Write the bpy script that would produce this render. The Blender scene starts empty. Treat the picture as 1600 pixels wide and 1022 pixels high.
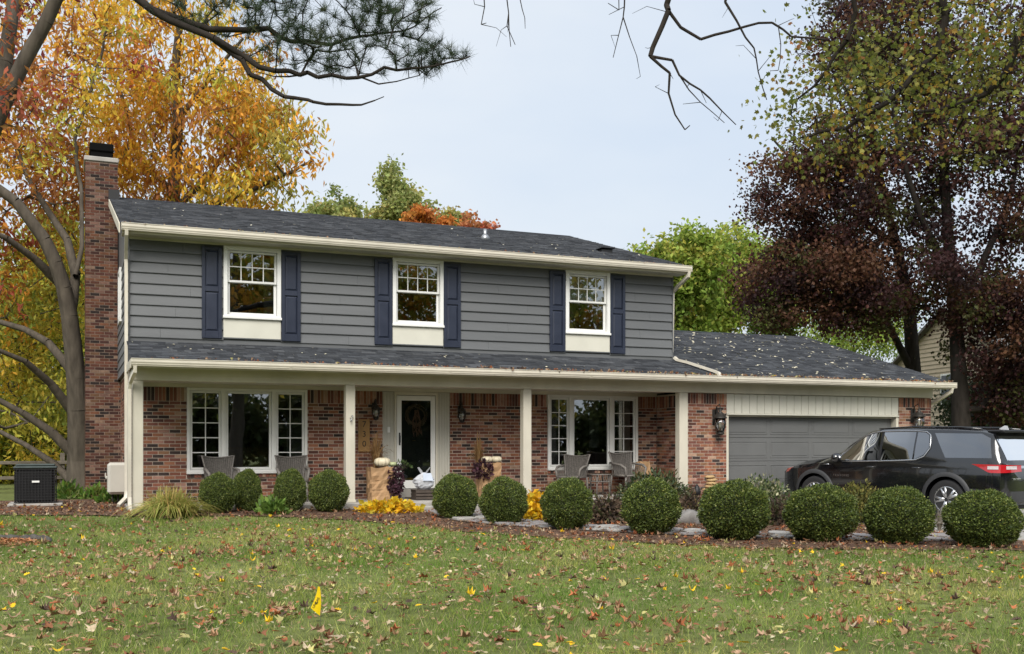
import bpy, bmesh, math, random
import numpy as np
from mathutils import Vector, Matrix
random.seed(7); rng = np.random.default_rng(11)
SC = bpy.context.scene; COL = SC.collection
# ------------------------------------------------ camera, sky, sun, exposure
F, TH, EYE, HOR = 1640.0, math.radians(22.807), Vector((0, -19.6, 1.47)), 695.0
cam = bpy.data.cameras.new('camera'); co = bpy.data.objects.new('camera', cam); COL.objects.link(co)
co.location = EYE; co.rotation_euler = (math.radians(90), 0, -TH)
cam.sensor_width = 36; cam.lens = F / 1600 * 36; cam.shift_y = (HOR - 511) / 1600
cam.clip_start = 0.1; cam.clip_end = 3000
SC.camera = co
SUN = Vector((-0.42, -0.90, 0.95)).normalized()
w = bpy.data.worlds.new('World'); SC.world = w; w.use_nodes = True
nt = w.node_tree; nt.nodes.clear()
sky = nt.nodes.new('ShaderNodeTexSky'); sky.sky_type = 'NISHITA'; sky.sun_disc = False
sky.sun_elevation = math.asin(SUN.z); sky.sun_rotation = math.atan2(SUN.x, SUN.y)
sky.dust_density = 6; sky.air_density = 1.2
tc = nt.nodes.new('ShaderNodeTexCoord')
mp = nt.nodes.new('ShaderNodeMapping'); mp.inputs['Scale'].default_value = (1, 1, 2.5)
nz = nt.nodes.new('ShaderNodeTexNoise'); nz.inputs['Scale'].default_value = 2.2; nz.inputs['Detail'].default_value = 5
cr = nt.nodes.new('ShaderNodeValToRGB')
cr.color_ramp.elements[0].position = .32; cr.color_ramp.elements[0].color = (2.60, 2.93, 3.38, 1)
cr.color_ramp.elements[1].position = .70; cr.color_ramp.elements[1].color = (3.22, 3.38, 3.54, 1)
mx = nt.nodes.new('ShaderNodeMixRGB'); mx.inputs[0].default_value = .9
bg = nt.nodes.new('ShaderNodeBackground'); bg.inputs[1].default_value = 0.1
ow = nt.nodes.new('ShaderNodeOutputWorld')
L = nt.links.new
L(tc.outputs['Generated'], mp.inputs[0]); L(mp.outputs[0], nz.inputs[0]); L(nz.outputs[0], cr.inputs[0])
L(sky.outputs[0], mx.inputs[1]); L(cr.outputs[0], mx.inputs[2]); L(mx.outputs[0], bg.inputs[0]); L(bg.outputs[0], ow.inputs[0])
sl = bpy.data.lights.new('sun', 'SUN'); sl.energy = 1.5; sl.angle = math.radians(35); sl.color = (1, .965, .91)
so = bpy.data.objects.new('sun', sl); COL.objects.link(so); so.location = (-10, -20, 30)
so.rotation_euler = SUN.to_track_quat('Z', 'Y').to_euler()
SC.view_settings.view_transform = 'Standard'; SC.view_settings.look = 'None'
SC.view_settings.exposure = 1.43; SC.view_settings.gamma = 1; SC.view_settings.use_curve_mapping = False
SC.render.engine = 'CYCLES'
cy = SC.cycles
cy.use_denoising = True; cy.max_bounces = 5; cy.diffuse_bounces = 2; cy.glossy_bounces = 3
cy.transmission_bounces = 4; cy.transparent_max_bounces = 8; cy.caustics_reflective = False; cy.caustics_refractive = False
# ------------------------------------------------ measuring helpers
_c, _s = math.cos(TH), math.sin(TH)
def at(px, py, Y):
    """world point on the plane Y=const that the photograph shows at this pixel (measured once, then built there)"""
    u = (px - 800) / F; k = (Y - EYE.y) / (_c - u * _s)
    return Vector((EYE.x + k * (u * _c + _s), Y, EYE.z + (HOR - py) / F * k))
def atd(px, py, k):
    """world point at distance k along the viewing axis"""
    u = (px - 800) / F
    return Vector((EYE.x + k * (u * _c + _s), EYE.y + k * (_c - u * _s), EYE.z + (HOR - py) / F * k))
def sst(t):
    t = np.clip(t, 0, 1); return t * t * (3 - 2 * t)
def gh(x, y):
    x = np.asarray(x, float); y = np.asarray(y, float)
    return np.clip((13 - x) / 11, 0, 1) * .2 + .09 * sst((y + 2.6) / 2.2) * np.clip((13 - x) / 3, 0, 1)
def G(x, y): return float(gh(x, y))
# ------------------------------------------------ objects
def link(o, parent=None):
    COL.objects.link(o)
    if parent: o.parent = parent
    return o
def org(o):
    v = Vector((0, 0, 0))
    while o: v += o.location; o = o.parent
    return v
def tag(o, label=None, cat=None, group=None, kind=None):
    if label: o['label'] = label
    if cat: o['category'] = cat
    if group: o['group'] = group
    if kind: o['kind'] = kind
    return o
def thing(name, label, cat, loc=(0, 0, 0), group=None):
    o = bpy.data.objects.new(name, None); o.location = loc; o.empty_display_size = .2
    return tag(link(o), label, cat, group)
def copy_tree(o, parent=None):
    c = o.copy(); link(c); c.parent = parent
    for ch in [x for x in bpy.data.objects if x.parent == o]: copy_tree(ch, c)
    return c
def mesh_np(name, V, Fc, mat, col=None, smooth=False, parent=None, sub=True):
    """V (n,3) array, Fc (m,k) array of equal-sized faces"""
    V = np.asarray(V, np.float32); Fc = np.asarray(Fc, np.int32)
    if parent is not None and sub: V = V - np.array(org(parent), np.float32)
    me = bpy.data.meshes.new(name); k = Fc.shape[1]; m = len(Fc)
    me.vertices.add(len(V)); me.vertices.foreach_set('co', V.ravel())
    me.loops.add(m * k); me.loops.foreach_set('vertex_index', Fc.ravel())
    me.polygons.add(m); me.polygons.foreach_set('loop_start', np.arange(0, m * k, k, dtype=np.int32))
    me.polygons.foreach_set('use_smooth', np.full(m, smooth))
    me.update(calc_edges=True)
    if col is not None:
        a = me.color_attributes.new('Col', 'FLOAT_COLOR', 'POINT')
        c4 = np.ones((len(V), 4), np.float32); c4[:, :3] = col; a.data.foreach_set('color', c4.ravel())
    me.materials.append(mat)
    o = bpy.data.objects.new(name, me)
    return link(o, parent)
class MB:
    def __init__(s): s.v = []; s.f = []; s.c = []; s.col = None; s.sm = []; s.smooth = False
    def add(s, vs, fs):
        b = len(s.v); s.v += [tuple(p) for p in vs]
        if s.col is not None: s.c += [s.col] * len(vs)
        for f in fs: s.f.append([b + i for i in f]); s.sm.append(s.smooth)
        return s
    def box(s, x0, x1, y0, y1, z0, z1, b=0.0):
        if b <= 0:
            vs = [(x, y, z) for x in (x0, x1) for y in (y0, y1) for z in (z0, z1)]
            return s.add(vs, [(0, 1, 3, 2), (4, 6, 7, 5), (0, 4, 5, 1), (2, 3, 7, 6), (0, 2, 6, 4), (1, 5, 7, 3)])
        b = min(b, (x1 - x0) * .45, (y1 - y0) * .45, (z1 - z0) * .45)
        X, Y, Z = (x0, x1), (y0, y1), (z0, z1); vs = []; ix = {}
        for i in (0, 1):
            for j in (0, 1):
                for k in (0, 1):
                    sx, sy, sz = (b, -b)[i], (b, -b)[j], (b, -b)[k]
                    for a, p in enumerate(((X[i], Y[j] + sy, Z[k] + sz), (X[i] + sx, Y[j], Z[k] + sz), (X[i] + sx, Y[j] + sy, Z[k]))):
                        ix[i, j, k, a] = len(vs); vs.append(p)
        fs = []
        for i in (0, 1):
            fs.append([ix[i, j, k, 0] for j, k in ((0, 0), (1, 0), (1, 1), (0, 1))])
            fs.append([ix[j, i, k, 1] for j, k in ((0, 0), (1, 0), (1, 1), (0, 1))])
            fs.append([ix[j, k, i, 2] for j, k in ((0, 0), (1, 0), (1, 1), (0, 1))])
            for j in (0, 1):
                fs.append([ix[i, j, 0, 0], ix[i, j, 1, 0], ix[i, j, 1, 1], ix[i, j, 0, 1]])
                fs.append([ix[i, 0, j, 0], ix[i, 1, j, 0], ix[i, 1, j, 2], ix[i, 0, j, 2]])
                fs.append([ix[0, i, j, 1], ix[1, i, j, 1], ix[1, i, j, 2], ix[0, i, j, 2]])
                for k in (0, 1): fs.append([ix[i, j, k, 0], ix[i, j, k, 1], ix[i, j, k, 2]])
        cc = Vector(((x0 + x1) / 2, (y0 + y1) / 2, (z0 + z1) / 2)); out = []
        for f in fs:
            p = [Vector(vs[i]) for i in f]; n = (p[1] - p[0]).cross(p[2] - p[0])
            out.append(f if n.dot(sum(p, Vector()) / len(p) - cc) > 0 else f[::-1])
        return s.add(vs, out)
    def prof(s, pts, x0, x1, axis='x'):
        """closed (a,z) profile swept along x (a=y) or along y (a=x)"""
        n = len(pts)
        mk = (lambda t, a, z: (t, a, z)) if axis == 'x' else (lambda t, a, z: (a, t, z))
        vs = [mk(x0, a, z) for a, z in pts] + [mk(x1, a, z) for a, z in pts]
        return s.add(vs, [(i, (i + 1) % n, n + (i + 1) % n, n + i) for i in range(n)] + [tuple(range(n))[::-1], tuple(range(n, 2 * n))])
    def tube(s, pts, r, n=8, cap=True, flat=1.0):
        pts = [Vector(p) for p in pts]; m = len(pts)
        if not hasattr(r, '__len__'): r = [r] * m
        old = s.smooth; s.smooth = n > 4
        ref = Vector((0, 0, 1)); vs = []
        for i, p in enumerate(pts):
            d = (pts[min(i + 1, m - 1)] - pts[max(i - 1, 0)]).normalized()
            if abs(d.dot(ref)) > .95: ref = Vector((1, 0, 0)) if abs(d.x) < .9 else Vector((0, 1, 0))
            a = d.cross(ref).normalized(); b = d.cross(a).normalized(); ref = -b if abs(d.dot(b)) < .9 else ref
            for k in range(n):
                t = 2 * math.pi * (k + (.5 if n == 4 else 0)) / n
                vs.append(p + (a * math.cos(t) + b * math.sin(t) * flat) * r[i])
        fs = [(i * n + k, i * n + (k + 1) % n, (i + 1) * n + (k + 1) % n, (i + 1) * n + k) for i in range(m - 1) for k in range(n)]
        if cap: fs += [tuple(range(n))[::-1], tuple(range((m - 1) * n, m * n))]
        s.add(vs, fs); s.smooth = old; return s
    def lathe(s, prof, c, n=16, sx=1, sy=1, lobes=0, lob=0.0):
        old = s.smooth; s.smooth = True; c = Vector(c); vs = []
        for r, z in prof:
            for k in range(n):
                t = 2 * math.pi * k / n; q = r * (1 + lob * abs(math.sin(lobes * t / 2)) - lob * .5 if lobes else 1)
                vs.append((c.x + q * math.cos(t) * sx, c.y + q * math.sin(t) * sy, c.z + z))
        m = len(prof)
        fs = [(i * n + k, i * n + (k + 1) % n, (i + 1) * n + (k + 1) % n, (i + 1) * n + k) for i in range(m - 1) for k in range(n)]
        fs += [tuple(range(n))[::-1], tuple(range((m - 1) * n, m * n))]
        s.add(vs, fs); s.smooth = old; return s
    def blob(s, c, r, nu=10, nv=7, jit=.12, seed=0):
        """lumpy rounded stone"""
        rr = random.Random(seed); c = Vector(c); ph = [rr.uniform(0, 6) for _ in range(6)]
        vs = []
        for j in range(nv + 1):
            t = math.pi * j / nv
            for i in range(nu):
                a = 2 * math.pi * i / nu
                q = 1 + jit * (math.sin(3 * a + ph[0]) * math.sin(2 * t + ph[1]) + math.sin(2 * a + ph[2]) * math.sin(3 * t + ph[3])) + rr.uniform(-.3, .3) * jit
                if j in (0, nv): q = 1
                vs.append((c.x + r[0] * q * math.sin(t) * math.cos(a), c.y + r[1] * q * math.sin(t) * math.sin(a), c.z - r[2] * q * math.cos(t)))
        fs = [(j * nu + i, j * nu + (i + 1) % nu, (j + 1) * nu + (i + 1) % nu, (j + 1) * nu + i) for j in range(nv) for i in range(nu)]
        old = s.smooth; s.smooth = True; s.add(vs, fs); s.smooth = old; return s
    def build(s, name, mat, parent=None, local=False):
        me = bpy.data.meshes.new(name)
        o_ = Vector((0, 0, 0)) if (local or parent is None) else org(parent)
        me.from_pydata([(x - o_.x, y - o_.y, z - o_.z) for x, y, z in s.v], [], s.f)
        me.polygons.foreach_set('use_smooth', s.sm)
        if s.c and len(s.c) == len(s.v):
            a = me.color_attributes.new('Col', 'FLOAT_COLOR', 'POINT')
            a.data.foreach_set('color', np.concatenate([np.asarray(s.c, np.float32), np.ones((len(s.c), 1), np.float32)], 1).ravel())
        me.materials.append(mat); me.update()
        return link(bpy.data.objects.new(name, me), parent)
def BX(name, mat, parent, *a, b=0.0): return MB().box(*a, b=b).build(name, mat, parent)
# ------------------------------------------------ procedural materials
MATS = {}
def M(name, col=(.5, .5, .5), rough=.6, var=.10, scale=5., bump=0., bscale=60., attr=False, metal=0., spec=.5, stretch=(1, 1, 1),
      transl=0., coat=0., var2=0., scale2=1., grain=None, emit=None):
    if name in MATS: return MATS[name]
    m = bpy.data.materials.new(name); m.use_nodes = True; MATS[name] = m
    t = m.node_tree; N = t.nodes; K = t.links.new; p = N['Principled BSDF']
    p.inputs['Roughness'].default_value = rough; p.inputs['Metallic'].default_value = metal
    p.inputs['Specular IOR Level'].default_value = spec; p.inputs['Coat Weight'].default_value = coat
    p.inputs['Coat Roughness'].default_value = .03
    tcn = N.new('ShaderNodeTexCoord'); mpn = N.new('ShaderNodeMapping'); mpn.inputs['Scale'].default_value = stretch
    K(tcn.outputs['Object'], mpn.inputs[0])
    if attr:
        src = N.new('ShaderNodeVertexColor'); src.layer_name = 'Col'; out = src.outputs[0]
    else:
        src = N.new('ShaderNodeRGB'); src.outputs[0].default_value = (*col, 1); out = src.outputs[0]
    def vary(out, sc, amt):
        n = N.new('ShaderNodeTexNoise'); n.inputs['Scale'].default_value = sc; n.inputs['Detail'].default_value = 4
        K(mpn.outputs[0], n.inputs[0])
        r = N.new('ShaderNodeMapRange'); r.inputs[1].default_value = .3; r.inputs[2].default_value = .7
        r.inputs[3].default_value = 1 - amt; r.inputs[4].default_value = 1 + amt; K(n.outputs[0], r.inputs[0])
        x = N.new('ShaderNodeVectorMath'); x.operation = 'SCALE'; K(out, x.inputs[0]); K(r.outputs[0], x.inputs['Scale'])
        return x.outputs[0], n
    nn = None
    if var: out, nn = vary(out, scale, var)
    if var2: out, _ = vary(out, scale2, var2)
    K(out, p.inputs['Base Color'])
    if nn is not None and not transl:
        r = N.new('ShaderNodeMapRange'); r.inputs[3].default_value = max(0, rough - .12); r.inputs[4].default_value = min(1, rough + .12)
        K(nn.outputs[0], r.inputs[0])
        if rough > .15: K(r.outputs[0], p.inputs['Roughness'])
    if bump:
        n = N.new('ShaderNodeTexNoise'); n.inputs['Scale'].default_value = bscale; n.inputs['Detail'].default_value = 3; K(mpn.outputs[0], n.inputs[0])
        b = N.new('ShaderNodeBump'); b.inputs['Strength'].default_value = bump; b.inputs['Distance'].default_value = .01
        K(n.outputs[0], b.inputs['Height']); K(b.outputs[0], p.inputs['Normal'])
    if transl:
        tr = N.new('ShaderNodeBsdfTranslucent'); K(out, tr.inputs[0]); ms = N.new('ShaderNodeMixShader'); ms.inputs[0].default_value = transl
        K(p.outputs[0], ms.inputs[1]); K(tr.outputs[0], ms.inputs[2]); K(ms.outputs[0], N['Material Output'].inputs[0])
    return m
def glass(name, refl=.12, tint=(.75, .8, .8), wav=0.0):
    if name in MATS: return MATS[name]
    m = bpy.data.materials.new(name); m.use_nodes = True; MATS[name] = m
    t = m.node_tree; N = t.nodes; K = t.links.new; N.remove(N['Principled BSDF'])
    tr = N.new('ShaderNodeBsdfTransparent'); tr.inputs[0].default_value = (*tint, 1)
    gl = N.new('ShaderNodeBsdfGlossy'); gl.inputs['Roughness'].default_value = .01; gl.inputs[0].default_value = (.95, .97, 1, 1)
    lw = N.new('ShaderNodeFresnel'); lw.inputs[0].default_value = 1.5
    ad = N.new('ShaderNodeMath'); ad.operation = 'ADD'; ad.inputs[1].default_value = refl; ad.use_clamp = True
    K(lw.outputs[0], ad.inputs[0]); ms = N.new('ShaderNodeMixShader'); K(ad.outputs[0], ms.inputs[0])
    K(tr.outputs[0], ms.inputs[1]); K(gl.outputs[0], ms.inputs[2]); K(ms.outputs[0], N['Material Output'].inputs[0])
    if wav:
        tcn = N.new('ShaderNodeTexCoord'); n = N.new('ShaderNodeTexNoise'); n.inputs['Scale'].default_value = 1.3
        K(tcn.outputs['Object'], n.inputs[0]); b = N.new('ShaderNodeBump'); b.inputs['Strength'].default_value = wav; b.inputs['Distance'].default_value = .02
        K(n.outputs[0], b.inputs['Height']); K(b.outputs[0], gl.inputs['Normal'])
    return m
TRIM = M('cream_trim_paint', (.58, .545, .45), .45, .07, 3, .06, 30, var2=.09, scale2=.9, stretch=(1, 1, .5))
GUTTER = M('gutter_enamel', (.63, .585, .49), .35, .06, 4, var2=.07, scale2=.6)
PANEL = M('panel_paint', (.60, .585, .50), .5, .04, 3)
SIDING = M('grey_siding_paint', (.112, .117, .121), .5, .10, 3, .10, 40, stretch=(.12, 1, 1), var2=.10, scale2=.9)
SHUT = M('navy_shutter_paint', (.018, .024, .044), .42, .08, 4, .05, 40)
BRICK = M('brick_clay', rough=.85, var=.24, scale=14, bump=.5, bscale=70, attr=True, spec=.2, var2=.14, scale2=1.1)
MORTAR = M('mortar', (.48, .40, .33), .95, .12, 12, .5, 60, spec=.1)
SHING = M('asphalt_shingle', rough=.9, var=.22, scale=30, bump=.6, bscale=160, attr=True, spec=.25, var2=.12, scale2=.9)
GDOOR = M('garage_door_paint', (.128, .130, .128), .5, .05, 3, .05, 60, var2=.04, scale2=.6)
WHITE = M('white_vinyl', (.76, .76, .73), .35, .03, 4)
BLACK = M('black_metal', (.008, .008, .009), .55, .15, 6)
DARK = M('dark_interior', (.05, .045, .04), .9, .1, 2)
CONC = M('porch_concrete', (.34, .32, .29), .85, .12, 4, .25, 50, var2=.1, scale2=.8)
GLASS = glass('window_glass', .19, (.62, .66, .66), .04); GLASSU = glass('upper_window_glass', .16, (.5, .54, .54), .05)
LEAF = M('leaf', rough=.55, var=0, attr=True, transl=.46, spec=.25)
LEAFD = M('leaf_glossy', rough=.42, var=0, attr=True, transl=.22, spec=.35)
BARK = M('grey_bark', (.088, .074, .058), .9, .3, 9, .9, 30, stretch=(1, 1, .25), spec=.1)
BARKD = M('dark_bark', (.032, .027, .023), .9, .3, 9, .9, 30, stretch=(1, 1, .3), spec=.1)
# ------------------------------------------------ leaves and branches
DIAM = (np.array([(0, 0, 0), (-.5, .45, .10), (0, 1, 0), (.5, .45, .10)], float), np.array([(0, 2, 1), (0, 3, 2)]))
_b = [(0, 0, 0), (.18, .05, 0), (.46, .18, .05), (.30, .32, .03), (.55, .62, .08), (.24, .62, .03), (0, 1, 0), (-.24, .62, .03), (-.55, .62, .08), (-.30, .32, .03), (-.46, .18, .05), (-.18, .05, 0)]
LOBED = (np.array(_b + [(0, .4, -.03)], float), np.array([(12, i, (i + 1) % 12) for i in range(12)]))
_o = [(0, 0), (.10, .12), (.22, .22), (.12, .34), (.33, .47), (.17, .56), (.32, .72), (.14, .80), (0, 1), (-.14, .80), (-.32, .72), (-.17, .56), (-.33, .47), (-.12, .34), (-.22, .22), (-.10, .12)]
OAK = (np.array([(x, y, .35 * abs(x) ** 1.3 + .10 * math.sin(5 * y)) for x, y in _o] + [(0, .45, -.03)], float), np.array([(16, i, (i + 1) % 16) for i in range(16)]))
NEEDLE = (np.array([(-.5, 0, 0), (.5, 0, 0), (0, 1, 0)], float), np.array([(0, 1, 2)]))
def unit(a): return a / np.maximum(np.linalg.norm(a, axis=-1, keepdims=True), 1e-9)
def leaves_arrays(C, D, Nn, Ln, Wd, tmpl, col):
    """C centres, D axis directions, Nn normals, Ln/Wd length and width, col per leaf"""
    T, Fc = tmpl; D = unit(D); S = unit(np.cross(D, Nn)); Nn = np.cross(S, D)
    V = C[:, None, :] + T[None, :, 0:1] * S[:, None, :] * Wd[:, None, None] + T[None, :, 1:2] * D[:, None, :] * Ln[:, None, None] + T[None, :, 2:3] * Nn[:, None, :] * Wd[:, None, None]
    k = len(T); n = len(C)
    FF = (Fc[None] + (np.arange(n) * k)[:, None, None]).reshape(-1, 3)
    return V.reshape(-1, 3), FF, np.repeat(col, k, axis=0)
def leaf_obj(name, C, D, Nn, Ln, Wd, tmpl, col, mat, parent=None):
    V, FF, cc = leaves_arrays(C, D, Nn, Ln, Wd, tmpl, col)
    return mesh_np(name, V, FF, mat, cc, parent=parent)
def rdir(n): return unit(rng.normal(size=(n, 3)))
def segs_obj(name, A, B, ra, rb_, mat, parent=None, n=6):
    A = np.asarray(A, float); B = np.asarray(B, float); ra = np.asarray(ra); rb_ = np.asarray(rb_); d = unit(B - A)
    ref = np.where(np.abs(d[:, 2:3]) > .9, np.array([[1., 0, 0]]), np.array([[0., 0, 1]])); s = unit(np.cross(d, ref)); t = np.cross(s, d)
    ang = 2 * np.pi * np.arange(n) / n; ring = np.cos(ang)[None, :, None] * s[:, None] + np.sin(ang)[None, :, None] * t[:, None]
    V = np.concatenate([A[:, None] + ring * ra[:, None, None], B[:, None] + ring * rb_[:, None, None]], 1)
    m = len(A); k = np.arange(n); q = np.stack([k, (k + 1) % n, n + (k + 1) % n, n + k], 1)
    FF = (q[None] + (np.arange(m) * 2 * n)[:, None, None]).reshape(-1, 4)
    return mesh_np(name, V.reshape(-1, 3), FF, mat, smooth=True, parent=parent)
def make_tree(name, label, base, limbs, blobs, ncl, nleaf, ll, lw, sig, pal, cat='tree', bark=None, group=None, tmpl=DIAM, lmat=None, tip=.010, droop=.5, seed=1, jitc=.16, twigs=3, power=2.2, minz=None, crown_name='crown', spurs=0.0):
    """limbs: lists of (point, radius); blobs: (centre, radii, weight) that the crown fills; pal(points)->colours per cluster"""
    r = np.random.default_rng(seed)
    t = thing(name, label, cat, base, group)
    nodes = []; par = []; rad = []
    for li, lb in enumerate(limbs):
        pts = [Vector(p) for p, _ in lb]; rs = [q for _, q in lb]; fine = []
        for i in range(len(pts) - 1):
            m = max(1, int((pts[i + 1] - pts[i]).length / (.6 if rs[i] > .06 else .10 if rs[i] < .03 else .25)))
            p0, p1, p2, p3 = pts[max(i - 1, 0)], pts[i], pts[i + 1], pts[min(i + 2, len(pts) - 1)]
            for k in range(m):
                u = k / m; q = .5 * ((2 * p1) + (p2 - p0) * u + (2 * p0 - 5 * p1 + 4 * p2 - p3) * u * u + (3 * p1 - p0 - 3 * p2 + p3) * u ** 3)
                fine.append((q, rs[i] * (1 - u) + rs[i + 1] * u))
        fine.append((pts[-1], rs[-1]))
        for i, (p, q) in enumerate(fine):
            if q < .06 and 0 < i < len(fine) - 1: p = p + Vector(r.normal(size=3)) * min(.02, q * .9)
            if i == 0:
                if nodes:
                    dd = [(n_ - p).length for n_ in nodes]; par.append(int(np.argmin(dd)))
                else: par.append(-1)
            else: par.append(len(nodes) - 1)
            nodes.append(p); rad.append(q)
    nfix = len(nodes)
    wts = np.array([b[2] for b in blobs], float); wts /= wts.sum(); C = []
    for b in r.choice(len(blobs), ncl, p=wts):
        c, q, _ = blobs[b]; v = unit(r.normal(size=3)) * r.random() ** (1 / 2.4); C.append(np.array(c) + v * np.array(q))
    C = np.array(C)
    if minz is not None: C[:, 2] = np.maximum(C[:, 2], minz + r.random(len(C)) * .8)
    P = np.array([tuple(n_) for n_ in nodes]); d0 = np.min(np.linalg.norm(C[:, None] - P[None], axis=2), 1); tips = []
    for ci in np.argsort(d0):
        c = C[ci]; PP = np.array([tuple(n_) for n_ in nodes]); dv = c - PP; dist = np.linalg.norm(dv, axis=1)
        cost = dist + .9 * np.maximum(0, -dv[:, 2]); j = int(np.argmin(cost)); d = dist[j]
        m = max(1, int(d / .7)); prev = j; bow = r.normal(size=3) * .10 * d; bow[2] -= .05 * d
        for k in range(1, m + 1):
            u = k / m; q = PP[j] + (c - PP[j]) * u + bow * math.sin(math.pi * u)
            nodes.append(Vector(q)); par.append(prev); rad.append(0); prev = len(nodes) - 1
        tips.append(prev)
    acc = np.zeros(len(nodes))
    for i in range(len(nodes) - 1, -1, -1):
        if i >= nfix or rad[i] == 0: rad[i] = max(tip, acc[i] ** (1 / power))
        if par[i] >= 0: acc[par[i]] += rad[i] ** power if i >= nfix else 0
    A, B, ra, rb_ = [], [], [], []
    for i in range(len(nodes)):
        if par[i] < 0: continue
        pr = rad[par[i]]; A.append(tuple(nodes[par[i]])); B.append(tuple(nodes[i])); ra.append(min(pr, rad[i] * 1.25) if i >= nfix else min(pr, rad[i] * 1.3)); rb_.append(rad[i])
    for i in tips:
        for _ in range(twigs):
            v = unit(r.normal(size=3)) * r.uniform(.3, 1.0) * np.array(sig) * 1.3; A.append(tuple(nodes[i])); B.append(tuple(np.array(nodes[i]) + v)); ra.append(tip * .8); rb_.append(tip * .35)
    if spurs:
        for i in range(nfix):
            if rad[i] < .03 and r.random() < spurs:
                v = unit(r.normal(size=3) + np.array([0, 0, -.3])) * r.uniform(.04, .22); p_ = np.array(nodes[i]); q_ = p_ + v; A.append(tuple(p_)); B.append(tuple(q_)); ra.append(.0035); rb_.append(.002)
                if r.random() < .6: w_ = unit(v + r.normal(size=3) * .08) * r.uniform(.04, .14); A.append(tuple(q_)); B.append(tuple(q_ + w_ + r.normal(size=3) * .02)); ra.append(.0022); rb_.append(.0012)
    segs_obj('trunk', A, B, ra, rb_, bark or BARK, t, n=7)
    tp = np.array([tuple(nodes[i]) for i in tips]); n = ncl * nleaf
    if n:
        cc = np.repeat(pal(tp, r), nleaf, axis=0) * (1 + jitc * r.normal(size=(n, 1))) * (1 + .06 * r.normal(size=(n, 3)))
        ctr = np.repeat(tp, nleaf, axis=0) + r.normal(size=(n, 3)) * np.array(sig)
        D = unit(r.normal(size=(n, 3))); D[:, 2] -= droop; Nn = unit(r.normal(size=(n, 3)) + np.array([0, 0, .8]))
        sz = r.uniform(.7, 1.25, n)
        leaf_obj(crown_name, ctr, D, Nn, ll * sz, lw * sz, tmpl, np.clip(cc, .003, 1), lmat or LEAF, t)
    return t
def mixpal(cols, wts):
    cols = np.array(cols); wts = np.array(wts, float); wts /= wts.sum()
    return lambda P, r: cols[r.choice(len(cols), len(P), p=wts)]
# ------------------------------------------------ ground, beds, path, drive
def inpoly(x, y, poly):
    x = np.asarray(x); y = np.asarray(y); r = np.zeros(x.shape, bool); n = len(poly)
    for i in range(n):
        (x0, y0), (x1, y1) = poly[i], poly[(i + 1) % n]
        if y0 == y1: continue
        c = ((y0 > y) != (y1 > y)) & (x < (x1 - x0) * (y - y0) / (y1 - y0) + x0); r ^= c
    return r
def wob(x, y, f=1.0):
    return (np.sin(x * 1.7 * f + 1.3 * np.sin(y * .9 * f)) + np.sin(y * 2.3 * f + 1.7 * np.sin(x * 1.1 * f)) + .6 * np.sin(4.1 * f * x - 3.3 * f * y)) / 2.6
EDGE = [(-16, .9), (-5, .25), (-1.1, -.3), (1, -1.1), (3.2, -1.4), (4.4, -2.0), (5.1, -3.0), (5.5, -4.5), (6.4, -6.0), (8.4, -8.0), (11.8, -9.1), (13.3, -9.4)]
BED = EDGE + [(13.3, .1), (1.0, .1), (1.0, 4.6), (-16, 4.6)]
DRIVE = [(13.3, -60), (19.6, -60), (19.6, .4), (13.3, .4)]
PATH = [(6.65, -.7), (6.75, -2.2), (7.15, -3.4), (8.0, -4.6), (9.1, -5.7), (11, -6.9), (13.35, -7.3)]
LAWN = M('lawn_soil', (.12, .14, .045), .95, .25, 8, .4, 40, var2=.3, scale2=.5, spec=.1)
def sheet(name, xs, ys, zoff, mat, keep=None):
    X, Y = np.meshgrid(xs, ys); Z = gh(X, Y) + zoff; nx, ny = len(xs), len(ys)
    V = np.stack([X.ravel(), Y.ravel(), Z.ravel()], 1)
    i, j = np.meshgrid(np.arange(nx - 1), np.arange(ny - 1)); a = (j * nx + i).ravel()
    Fc = np.stack([a, a + 1, a + nx + 1, a + nx], 1)
    if keep is not None:
        c = V[Fc].mean(1); Fc = Fc[keep(c[:, 0], c[:, 1])]
        u, inv = np.unique(Fc, return_inverse=True); V = V[u]; Fc = inv.reshape(-1, 4)
    return mesh_np(name, V, Fc, mat, smooth=True)
xs = np.concatenate([[-600, -300, -120, -60], np.arange(-30, 45.1, .5), [70, 120, 300, 600]])
ys = np.concatenate([[-500, -200, -80, -50], np.arange(-30, 20.1, .5), [30, 50, 90, 180, 400, 800]])
tag(sheet('ground', xs, ys, 0, LAWN), 'green front lawn and the ground around the house', 'ground', kind='structure')
MULCH = M('mulch', (.12, .075, .052), .95, .4, 14, .9, 45, var2=.25, scale2=1.5, spec=.1)
tag(sheet('planting_bed', np.arange(-16, 13.35, .1), np.arange(-9.6, 4.7, .1), .018, MULCH,
    lambda x, y: inpoly(x + .06 * wob(x, y, 4), y + .08 * wob(x, y, 5), BED)), 'brown mulch planting bed along the front of the house', 'planting bed', kind='structure')
DRV = M('drive_concrete', (.30, .285, .26), .85, .12, 3, .2, 60, var2=.12, scale2=.4)
dv = MB()
for k in range(12):
    for q in range(2): dv.box(13.32 + q * 3.13, 13.32 + q * 3.13 + 3.12, -4.0 * (k + 1) + .3 + .012, -4.0 * k + .3, -.1, .03, b=.012)
tag(dv.build('driveway', DRV), 'pale concrete driveway leading to the garage', 'driveway', kind='structure')
ROAD = M('asphalt', (.05, .05, .052), .9, .2, 20, .3, 90)
tag(MB().box(-120, 120, -36, -28, -.2, .21).build('road', ROAD), 'asphalt street in front of the lawn', 'road', kind='structure')
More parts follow.
